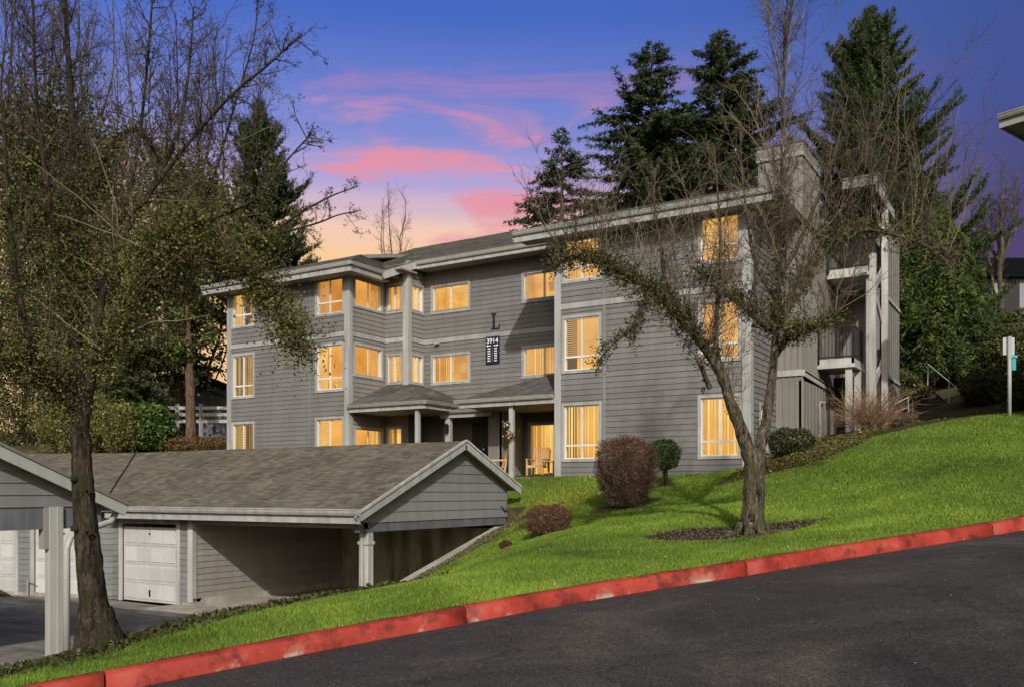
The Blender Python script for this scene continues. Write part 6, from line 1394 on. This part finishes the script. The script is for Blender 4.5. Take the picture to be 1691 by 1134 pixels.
# ------------------------------------------------------------------ right edge: pole, steps, handrail, neighbours
def right_edge():
    b = at(1667, 682, 23.6); z0 = gz(b.x, b.y); o = thing('sign_pole', (b.x, b.y, z0), 'grey metal pole with a sign seen from behind and a teal dispenser', 'sign')
    zt = at(1667, 556, 23.6).z; MB().tube([(b.x, b.y, z0 - .2), (b.x, b.y, zt)], .05, 12).build('pole', 'metal_grey', o, smooth=True)
    u = Vector((C_, S_, 0)); n = Vector((-S_, C_, 0))
    def plate(name, mat, a0, a1, d0, d1, zz0, zz1, bev=.01):
        mb = MB(); P = lambda a, d, z: b + u * a + n * d + Vector((0, 0, z - b.z)); mb.prism([P(a0, d0, zz0), P(a1, d0, zz0), P(a1, d0, zz1), P(a0, d0, zz1)], n * (d1 - d0)); return mb.build(name, mat, o, bevel=bev)
    plate('sign_plate', 'sign_back', -.14, .17, .055, .075, zt - .47, zt - .01)
    plate('dispenser', 'teal', .06, .17, -.02, .10, zt - .88, zt - .50, .02); plate('dispenser_hood', 'teal', .03, .19, -.05, .12, zt - .56, zt - .48, .015)
    # steps
    s0 = at(1568, 700, 33.5); z0 = gz(s0.x, s0.y); st = thing('garden_stairs', (s0.x, s0.y, z0), 'dark wooden steps climbing the bank beside the cedar', 'stairs')
    zs = at(1568, 692, 33.5).z - .3
    for k in range(11):
        c = Vector((s0.x, s0.y, 0)) + n * (k * .33)
        for nm, d0, d1, za, zb_ in (('tread', -.02, .34, .14, .17), ('riser', .02, .05, 0.0, .139)):
            mb = MB(); P = lambda a, d, z: c + u * a + n * d + Vector((0, 0, z)); z1 = zs + k * .17
            mb.prism([P(-.75, d0, z1 + za), P(.75, d0, z1 + za), P(.75, d0, z1 + zb_), P(-.75, d0, z1 + zb_)], n * (d1 - d0)); mb.build(nm, 'dark_wood', st)
    for a in (-.8, .8):
        p0 = Vector((s0.x, s0.y, zs)) + u * a; p1 = p0 + n * 3.6 + Vector((0, 0, 1.87)); MB().bar(p0 + Vector((0, 0, .0)), p1, .06, .28).build('stringer', 'dark_wood', st)
    for a in (.85,):
        p0 = Vector((s0.x, s0.y, zs)) + u * a; p1 = p0 + n * 3.6 + Vector((0, 0, 1.87)); Z1 = Vector((0, 0, 1.0))
        MB().tube([p0 + Z1, p1 + Z1], .022, 6).build('hand_rail', 'metal_grey', st)
        for f in (0, .5, 1): q = p0.lerp(p1, f); MB().tube([q - Vector((0, 0, .2)), q + Z1], .022, 6).build('rail_post', 'metal_grey', st)
    h = at(1503, 690, 29.5); z0 = gz(h.x, h.y); o = thing('handrail', (h.x, h.y, z0), 'short galvanised handrail beside the tan clipped shrub', 'railing')
    pa = [at(1500, 690, 29.5), at(1507, 690, 30.3)]; tp = [at(1500, 655, 29.5), at(1507, 659, 30.3)]
    for p, q in zip(pa, tp): MB().tube([(p.x, p.y, z0 - .3), q[:]], .022, 7).build('rail_post', 'metal_grey', o)
    MB().tube([at(1475, 668, 29.2)[:], tp[0][:], tp[1][:]], .02, 7).build('hand_rail', 'metal_grey', o); MB().tube([at(1478, 680, 29.2)[:], at(1500, 672, 29.5)[:], at(1507, 675, 30.3)[:]], .016, 7).build('mid_rail', 'metal_grey', o)
    # neighbour whose eave enters the picture at the top right
    tip = at(1650, 190, 22.5); z1 = tip.z; X0, Y0 = tip.x, tip.y; zg = gz(X0 + 4, Y0 - 1)
    nb = thing('neighbour_building', (X0 + 5, Y0 + 3, zg), 'corner of a neighbouring grey eave jutting in at the top right', 'building')
    d1 = Vector((C_ * .615 - S_ * -.788, S_ * .615 + C_ * -.788, 0)).normalized(); d2 = Vector((-d1.y, d1.x, 0))    # front eave runs right and towards the viewer
    T0_ = Vector((X0, Y0, 0)); Pq = lambda a, b_, z: T0_ + d1 * a + d2 * b_ + Vector((0, 0, z))
    MB().prism([Pq(0, 0, z1), Pq(14, 0, z1), Pq(14, 5, z1 + 2.1), Pq(5, 5, z1 + 2.1)], (0, 0, -.12)).build('roof', 'shingle_grey', nb)
    MB().prism([Pq(0, 0, z1), Pq(5, 5, z1 + 2.1), Pq(0, 10, z1)], (0, 0, -.12)).build('roof', 'shingle_grey', nb)
    MB().prism([Pq(0, 0, z1 - .12), Pq(14, 0, z1 - .12), Pq(14, 0, z1 - .34), Pq(0, 0, z1 - .34)], d2 * .04).build('fascia', 'trim', nb)
    MB().prism([Pq(.0, .05, z1 - .12), Pq(0, 10, z1 - .12), Pq(0, 10, z1 - .34), Pq(0, .05, z1 - .34)], d1 * .04).build('fascia', 'trim', nb)
    gutter(nb, Pq(0, 0, z1 - .02), Pq(14, 0, z1 - .02), -d2)
    MB().prism([Pq(.05, .05, z1 - .30), Pq(14, .05, z1 - .30), Pq(14, 10, z1 - .30), Pq(.05, 10, z1 - .30)], (0, 0, .03)).build('soffit', 'soffit', nb)
    MB().prism([Pq(1.0, .8, zg - 1), Pq(14, .8, zg - 1), Pq(14, 9.2, zg - 1), Pq(1.0, 9.2, zg - 1)], (0, 0, z1 - .31 - zg + 1)).build('wall', 'siding', nb)
    # far house on the bank
    c = at(1672, 470, 66); zg = gz(c.x, c.y); zg = min(zg, at(1672, 500, 66).z); fh = thing('far_house', (c.x, c.y, zg), 'pale blue-grey house with a railed deck on the bank at the right', 'house')
    Q = lambda a, d, z: Vector((c.x, c.y, 0)) + u * a + n * d + Vector((0, 0, z)); zt = at(1672, 458, 66).z
    MB().prism([Q(-1.4, 0, zg - 2), Q(6, 0, zg - 2), Q(6, 6, zg - 2), Q(-1.4, 6, zg - 2)], (0, 0, zt - zg + 2)).build('wall', 'house_pale', fh)
    MB().prism([Q(-2.0, -.6, zt - .1), Q(-2.0, 3, zt + 2.2), Q(-2.0, 6.6, zt - .1)], u * 8.5).build('roof', 'shingle_grey', fh)
    MB().prism([Q(-.6, -.05, zg + .3), Q(.5, -.05, zg + .3), Q(.5, -.05, zt - .4), Q(.2, -.05, zt - .15), Q(-.3, -.05, zt - .15), Q(-.6, -.05, zt - .4)], n * .06).build('window', 'black_metal', fh)
    for k in range(5): MB().bar(Q(-2.6, -1.4, zg - .9 + k * .32), Q(6, -1.4, zg - .9 + k * .32), .05, .14).build('deck_rail', 'trim_white', fh)
    for a in (-2.5, -.6, 1.5, 3.6): MB().bar(Q(a, -1.36, zg - 2), Q(a, -1.36, zg + .6), .1, .1).build('deck_post', 'trim_white', fh)
right_edge()

# ------------------------------------------------------------------ left background: dark house and rail fence
def left_back():
    u = Vector((C_, S_, 0)); n = Vector((-S_, C_, 0)); c = at(318, 700, 48); zg = gz(c.x, c.y); zg = min(zg, c.z)
    dh = thing('dark_house', (c.x, c.y, zg), 'dark grey gabled house between the fir and the apartment block', 'house')
    Q = lambda a, d, z: Vector((c.x, c.y, 0)) + u * a + n * d + Vector((0, 0, z)); zp = at(318, 616, 48).z; ze = at(262, 652, 48).z
    w = MB().prism([Q(-3.4, 0, zg - .5), Q(4.0, 0, zg - .5), Q(4.0, 0, zp - .42 * 4.0), Q(0, 0, zp), Q(-3.4, 0, zp - .42 * 3.4)], n * 6).build('wall', 'dark_siding', dh)
    for k in range(12):
        z = zg + k * .3
        if z < zp - 1.9: MB().prism([Q(-3.4, -.04, z), Q(4.0, -.04, z), Q(4.0, -.005, z + .28), Q(-3.4, -.005, z + .28)], n * .02).build('plank', 'dark_siding', w)
    for s, a in ((-1, 3.9), (1, 4.5)): MB().prism([Q(0, -.4, zp + .16), Q(s * a, -.4, zp + .16 - .42 * a), Q(s * a, 6.3, zp + .16 - .42 * a), Q(0, 6.3, zp + .16)], (0, 0, -.14)).build('roof', 'shingle_grey', dh)
    f0 = at(250, 700, 43); f1 = at(380, 700, 43); zf = gz(f0.x, f0.y); zz = [at(300, y, 43).z for y in (673, 684, 695)]
    fe = thing('rail_fence', (f0.x, f0.y, zf), 'pale three-rail fence in front of the dark house', 'fence')
    d = (f1 - f0); d.z = 0
    for z in zz: MB().bar((f0.x, f0.y, z), (f0.x + d.x, f0.y + d.y, z), .04, .15).build('rail', 'trim', fe)
    for f in (0, .33, .63, 1): p = f0 + d * f; MB().bar((p.x, p.y, min(zf, zz[2]) - .6), (p.x, p.y, zz[0] + .2), .13, .13).build('post', 'trim', fe)
left_back()
